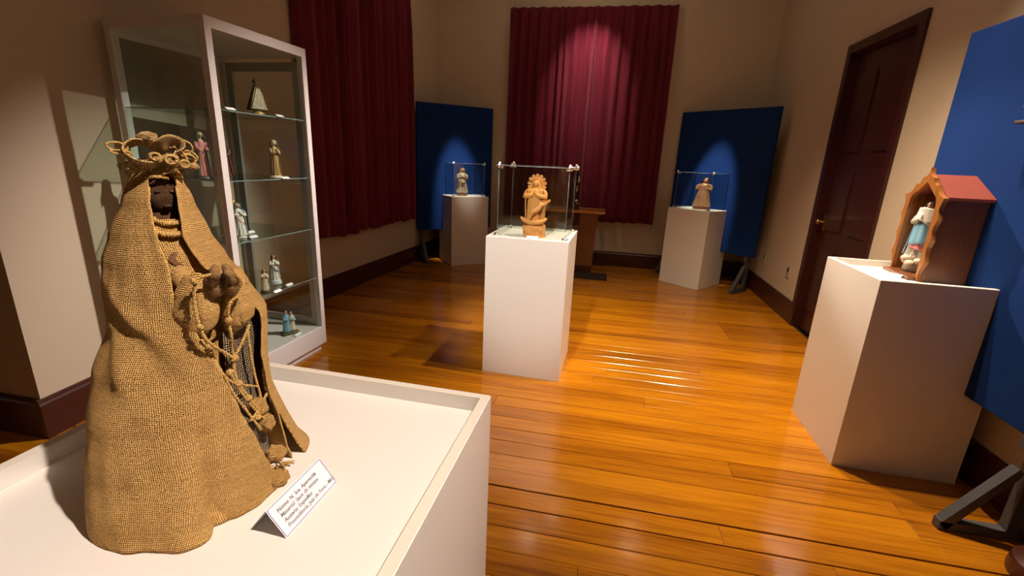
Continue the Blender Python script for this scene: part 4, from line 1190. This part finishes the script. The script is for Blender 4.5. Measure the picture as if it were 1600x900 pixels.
for (x0, s_) in ((HU - .011, -1), (HU + .011, 1)):
    hb = MB(); base = F(x0, HCc, .362)
    d = Vector((.0, -.12, 1)).normalized()
    hb.ell(base + d * .010, (.0135, .019, .022), 16, 12)
    for k in range(4):
        off = Vector((0, .010 - k * .0085, 0)); l_ = (.020, .024, .022, .017)[k]
        p0 = base + d * .018 + off
        hb.tube([p0, p0 + d * l_ * .55 + Vector((-s_ * .001, -.003, 0)), p0 + d * l_ + Vector((-s_ * .005, -.010, -.002))], [.0072, .0068, .0052], 10)
    p0 = base + Vector((s_ * .004, -.014, .010)); hb.tube([p0, p0 + Vector((-s_ * .004, -.008, .012)), p0 + Vector((-s_ * .008, -.008, .026))], [.0060, .0056, .0042], 10)
    o = hb.build('hand', BURLAPD if False else simple('brown_jute_wrap', (.27, .145, .048), .85, var=.5, scale=160, bump=1.0, bscale=380), bf)
# hanging cuffs of burlap below the hands
def cuff(cx, cc, z0, z1, r0, r1, ph):
    mb = MB()
    def P(u, v):
        a = u * 2 * pi; r_ = r1 * interp([(0, .32), (.3, .80), (.62, 1.0), (.85, .86), (1.0, .42)], v)[0] * (1 + .08 * sin(3 * a + ph) * v)
        return F(cx + lerp(0, ph * .0, v) + r_ * sin(a), cc + r_ * .75 * cos(a), lerp(z0, z1, v) - .010 * cos(a + ph) * v)
    mb.grid(P, 40, 26); return mb.build('cuff', BURLAP, bf, solid=.003)
cuff(.024, .102, .388, .298, .010, .031, .4)
cuff(.078, .098, .370, .288, .012, .024, 2.0)
# rosary cords crossing the opening
def onopen(u, z, out=0.004):
    cu, cc, ru, rc, aL, aR = interp(LV, z); s_ = max(-1, min(1, (u - cu) / ru)); return F(u, cc + rc * sqrt(max(0, 1 - s_ * s_)) + out, z)
CD = [
    [F(.046, .134, .392), F(.028, .138, .388), F(.020, .138, .355), F(.022, .142, .315), F(.030, .144, .290), onopen(.050, .262, .012), onopen(.062, .245)],
    [F(.076, .132, .392), F(.086, .128, .372), F(.078, .134, .356), F(.064, .138, .344), F(.060, .136, .318), F(.061, .136, .290), onopen(.060, .268, .010), onopen(.062, .245)],
    [onopen(.092, .290), onopen(.078, .268), onopen(.062, .245), onopen(.060, .222), onopen(.064, .200), onopen(.074, .175), onopen(.088, .140)],
    [onopen(.088, .282), onopen(.088, .240), onopen(.090, .200), onopen(.094, .165), onopen(.094, .140)],
    [onopen(.028, .270), onopen(.038, .240), onopen(.050, .215), onopen(.066, .200), onopen(.092, .180)],
    [onopen(.022, .290, .010), onopen(.032, .262), onopen(.044, .225), onopen(.054, .190), onopen(.070, .150), onopen(.086, .110)],
    [onopen(.054, .225), onopen(.064, .190), onopen(.080, .150), onopen(.098, .115)],
    [onopen(.072, .135), onopen(.088, .142), onopen(.108, .150)]]
for k, c_ in enumerate(CD):
    twist(c_, (.0024, .0023, .0022, .0020, .0020, .0020, .0020, .0020)[k], 90, 12 + k).build('cord', CORD, bf)
kn = [(onopen(.062, .246), .0070), (onopen(.053, .226), .0064), (onopen(.063, .203), .0068), (onopen(.074, .172), .0066), (F(.022, .144, .316), .0048), (onopen(.030, .276, .010), .0052), (F(.060, .139, .318), .0054), (F(.024, .140, .386), .005), (onopen(.084, .132), .006)]
for p, r_ in kn:
    mb = MB()
    for q in range(3):
        ax = Matrix.Rotation(q * 1.1 + p.x * 40, 4, 'Y') @ Matrix.Rotation(q * .9, 4, 'X')
        mb.tube([p + ax @ Vector((r_ * .62 * cos(t_ * .5236), r_ * .62 * sin(t_ * .5236), 0)) for t_ in range(13)], r_ * .42, 7)
    mb.build('knot', CORD, bf)
# gathered burlap bundle and frayed ball at the foot of the opening
def wad(c, r, seed, name, mat=BURLAP):
    mb = MB(); n1, n2 = 36, 24
    def P(u, v):
        th = pi * v; ph = 2 * pi * u; d = Vector((sin(th) * cos(ph), sin(th) * sin(ph), cos(th)))
        k = 1 + .16 * sin(5 * ph + 3 * th + seed) * sin(th) + .22 * nz(d.x * 2.2 + seed, d.y * 2.2, d.z * 2.2)
        return Vector(c) + Vector((d.x * r[0], d.y * r[1], d.z * r[2])) * k
    mb.grid(P, n1, n2); return mb.build(name, mat, bf)
wad(onopen(.088, .142, -.004), (.015, .012, .017), 2, 'gathered_bundle')
wad(onopen(.098, .108, -.004), (.013, .012, .017), 5, 'gathered_bundle')
p = onopen(.104, .052, .004)
wad(p, (.017, .016, .016), 9, 'frayed_ball')
mb = MB()
for k in range(26):
    a = random.uniform(-2.6, -.2); l_ = random.uniform(.010, .022); q = p + Vector((.010 * cos(a), -.008, -.016))
    e_ = q + Vector((l_ * cos(a), -random.uniform(.0, .012), l_ * sin(a) * .5)); e_.z = max(e_.z, .003)
    mb.tube([q, (q + e_) / 2 + Vector((0, -.003, .002)), e_], [.0012, .0011, .0007], 5)
mb.build('frayed_threads', CORD, bf)['kind'] = 'stuff'
wad(onopen(.100, .016, -.004), (.020, .018, .015), 12, 'gathered_bundle')
# crown of burlap ribbons
def ribbon(pts, w_, up=(0, 0, 1), th=.0022, name='crown_ribbon', tw=0.0):
    P = [Vector(p) for p in pts]; mb = MB(); up = Vector(up)
    n_ = (len(P) - 1) * 10
    def C(t_):
        i = min(int(t_), len(P) - 2); f = t_ - i
        p0 = P[max(i - 1, 0)]; p1 = P[i]; p2 = P[i + 1]; p3 = P[min(i + 2, len(P) - 1)]
        return .5 * ((2 * p1) + (p2 - p0) * f + (2 * p0 - 5 * p1 + 4 * p2 - p3) * f * f + (3 * p1 - p0 - 3 * p2 + p3) * f ** 3)
    def G_(u, v):
        t_ = u * (len(P) - 1); c = C(t_); tg = (C(min(t_ + .05, len(P) - 1)) - C(max(t_ - .05, 0))).normalized()
        s_ = (up - tg * up.dot(tg)); s_ = s_.normalized() if s_.length > .05 else Vector((1, 0, 0))
        s_ = Matrix.Rotation(tw * u, 3, tg) @ s_
        return c + s_ * (v - .5) * w_
    mb.grid(G_, n_ + 1, 6); return mb.build(name, BURLAPC, bf, solid=th)
ribbon([F(.001 + .031 * sin(a), .032 * cos(a), .538 + .003 * sin(3 * a)) for a in [2 * pi * k / 12 for k in range(13)]], .014)
ribbon([F(.002 + .037 * sin(a), .035 * cos(a), .549 + .003 * cos(2 * a)) for a in [2 * pi * k / 12 for k in range(13)]], .008, (0, 0, 1))
# big left band folding over, then the arch at the right
ribbon([F(.012, .034, .550), F(-.006, .048, .548), F(-.022, .046, .552), F(-.033, .040, .562), F(-.031, .034, .573), F(-.018, .028, .580), F(.004, .022, .576), F(.022, .018, .570)], .018, (0, -1, .5))
ribbon([F(.004, .030, .566), F(.012, .040, .577), F(.022, .042, .584), F(.033, .038, .580), F(.034, .034, .568), F(.026, .036, .556)], .020, (0, -.6, .8))
ribbon([F(-.028, .014, .572), F(-.006, -.006, .580), F(.018, -.010, .578), F(.034, .002, .568)], .012, (0, -1, .2))
def loop(c, ru_, rz_, yaw_, th=.0019, tl=0.0):
    pts = []
    for k in range(25):
        a = 2 * pi * k / 24; q = Vector((ru_ * cos(a), 0, rz_ * sin(a))); q = Matrix.Rotation(tl, 3, 'Y') @ q; q = Matrix.Rotation(yaw_, 3, 'Z') @ q; pts.append(Vector(c) + q)
    mb = MB(); mb.tube(pts, th, 6); return mb.build('crown_loop', CORD, bf)
loop(F(-.040, .034, .572), .012, .006, .2, .0018, .1)
loop(F(-.036, .036, .564), .012, .0028, .1, .0016, .12)
loop(F(.040, .024, .575), .012, .010, -.2, .0014, .3)
loop(F(.044, .028, .556), .009, .008, .1, .0018)
loop(F(.048, .022, .562), .010, .006, -.4, .0015, .6)
loop(F(.034, .036, .559), .009, .007, .3, .0019, .9)
ribbon([F(-.010, .036, .548), F(-.028, .036, .548), F(-.043, .032, .542)], .008, (0, -.3, 1))
ribbon([F(-.004, .036, .542), F(-.022, .038, .540), F(-.036, .028, .534)], .007, (0, -.3, 1))
wad(F(.002, .046, .558), (.0085, .008, .008), 3, 'rosette', BURLAPC); wad(F(.021, .044, .555), (.0105, .008, .010), 7, 'rosette', BURLAPC)
wad(F(.020, .040, .543), (.0075, .007, .007), 4, 'rosette', BURLAPC); wad(F(.050, .028, .546), (.007, .006, .0055), 14, 'rosette', BURLAPC); wad(F(.036, .034, .548), (.0075, .007, .006), 19, 'rosette', BURLAPC)
loop(F(.021, .052, .556), .0068, .006, .0, .0018); loop(F(.002, .054, .560), .0055, .005, .2, .0016); loop(F(.038, .040, .550), .006, .0055, .2, .0016)
wad(F(-.003, .026, .588), (.0115, .010, .0075), 11, 'crown_ball', BURLAPC)
twist([F(.004, .036, .530), F(.012, .042, .536), F(.024, .038, .538), F(.034, .028, .534)], .0022, 40, 6).build('crown_cord', CORD, bf)
twist([F(-.014, .034, .528), F(.000, .040, .530), F(.014, .038, .528)], .0022, 40, 6).build('crown_cord', CORD, bf)

# ------------------------------------------------------------------ ceiling track with the spot lamps
EM = bpy.data.materials.new('lamp_face'); EM.use_nodes = True
nt = EM.node_tree; nt.nodes.remove(nt.nodes['Principled BSDF'])
em = nt.nodes.new('ShaderNodeEmission'); em.inputs[0].default_value = (1, .86, .7, 1); em.inputs[1].default_value = 60
nt.links.new(em.outputs[0], nt.nodes['Material Output'].inputs[0])
SPOTN = ['burlap figure', 'middle pedestal', 'shrine pedestal from above', 'glass showcase', 'back left pedestal', 'back right pedestal', 'back curtain', 'open floor', 'front of the wooden shrine']
LAMPB = simple('lamp_black', (.02, .02, .02), .4)
for (p, q, ang, bl, wt_, col, rad) in SPOTS:
    P, Q = Vector(p), Vector(q); d = (Q - P).normalized()
    t = thing('track_spotlight', 'black ceiling spotlight aimed at the ' + SPOTN[SPOTS.index((p, q, ang, bl, wt_, col, rad))], 'spotlight', (P.x, P.y, P.z), 0, 'ceiling spotlights')
    M = d.to_track_quat('-Z', 'Y').to_matrix().to_4x4()
    k = MB(); vs0 = len(k.v)
    k.tube([M @ Vector((0, 0, .16)), M @ Vector((0, 0, .15)), M @ Vector((0, 0, .02))], [.03, .045, .045], 20)
    k.tube([M @ Vector((0, 0, .10)), Vector((0, 0, CEIL - P.z - .001))], .008, 8)
    k.build('lamp_body', LAMPB, t)
    k = MB(); k.tube([M @ Vector((0, 0, .0195)), M @ Vector((0, 0, .016))], .036, 20); k.build('lamp_face', EM, t)
    ld = bpy.data.lights.new('spot_light', 'SPOT'); ld.energy = wt_; ld.color = col; ld.spot_size = radians(ang); ld.spot_blend = bl; ld.shadow_soft_size = rad
    lo = bpy.data.objects.new('spot_light', ld); COL.objects.link(lo); lo.location = P; lo.rotation_euler = d.to_track_quat('-Z', 'Y').to_euler()
    pd = bpy.data.lights.new('lamp_spill', 'POINT'); pd.energy = SPILL; pd.color = (1.0, .76, .50); pd.shadow_soft_size = .05
    po = bpy.data.objects.new('lamp_spill', pd); COL.objects.link(po); po.location = P + d * .07
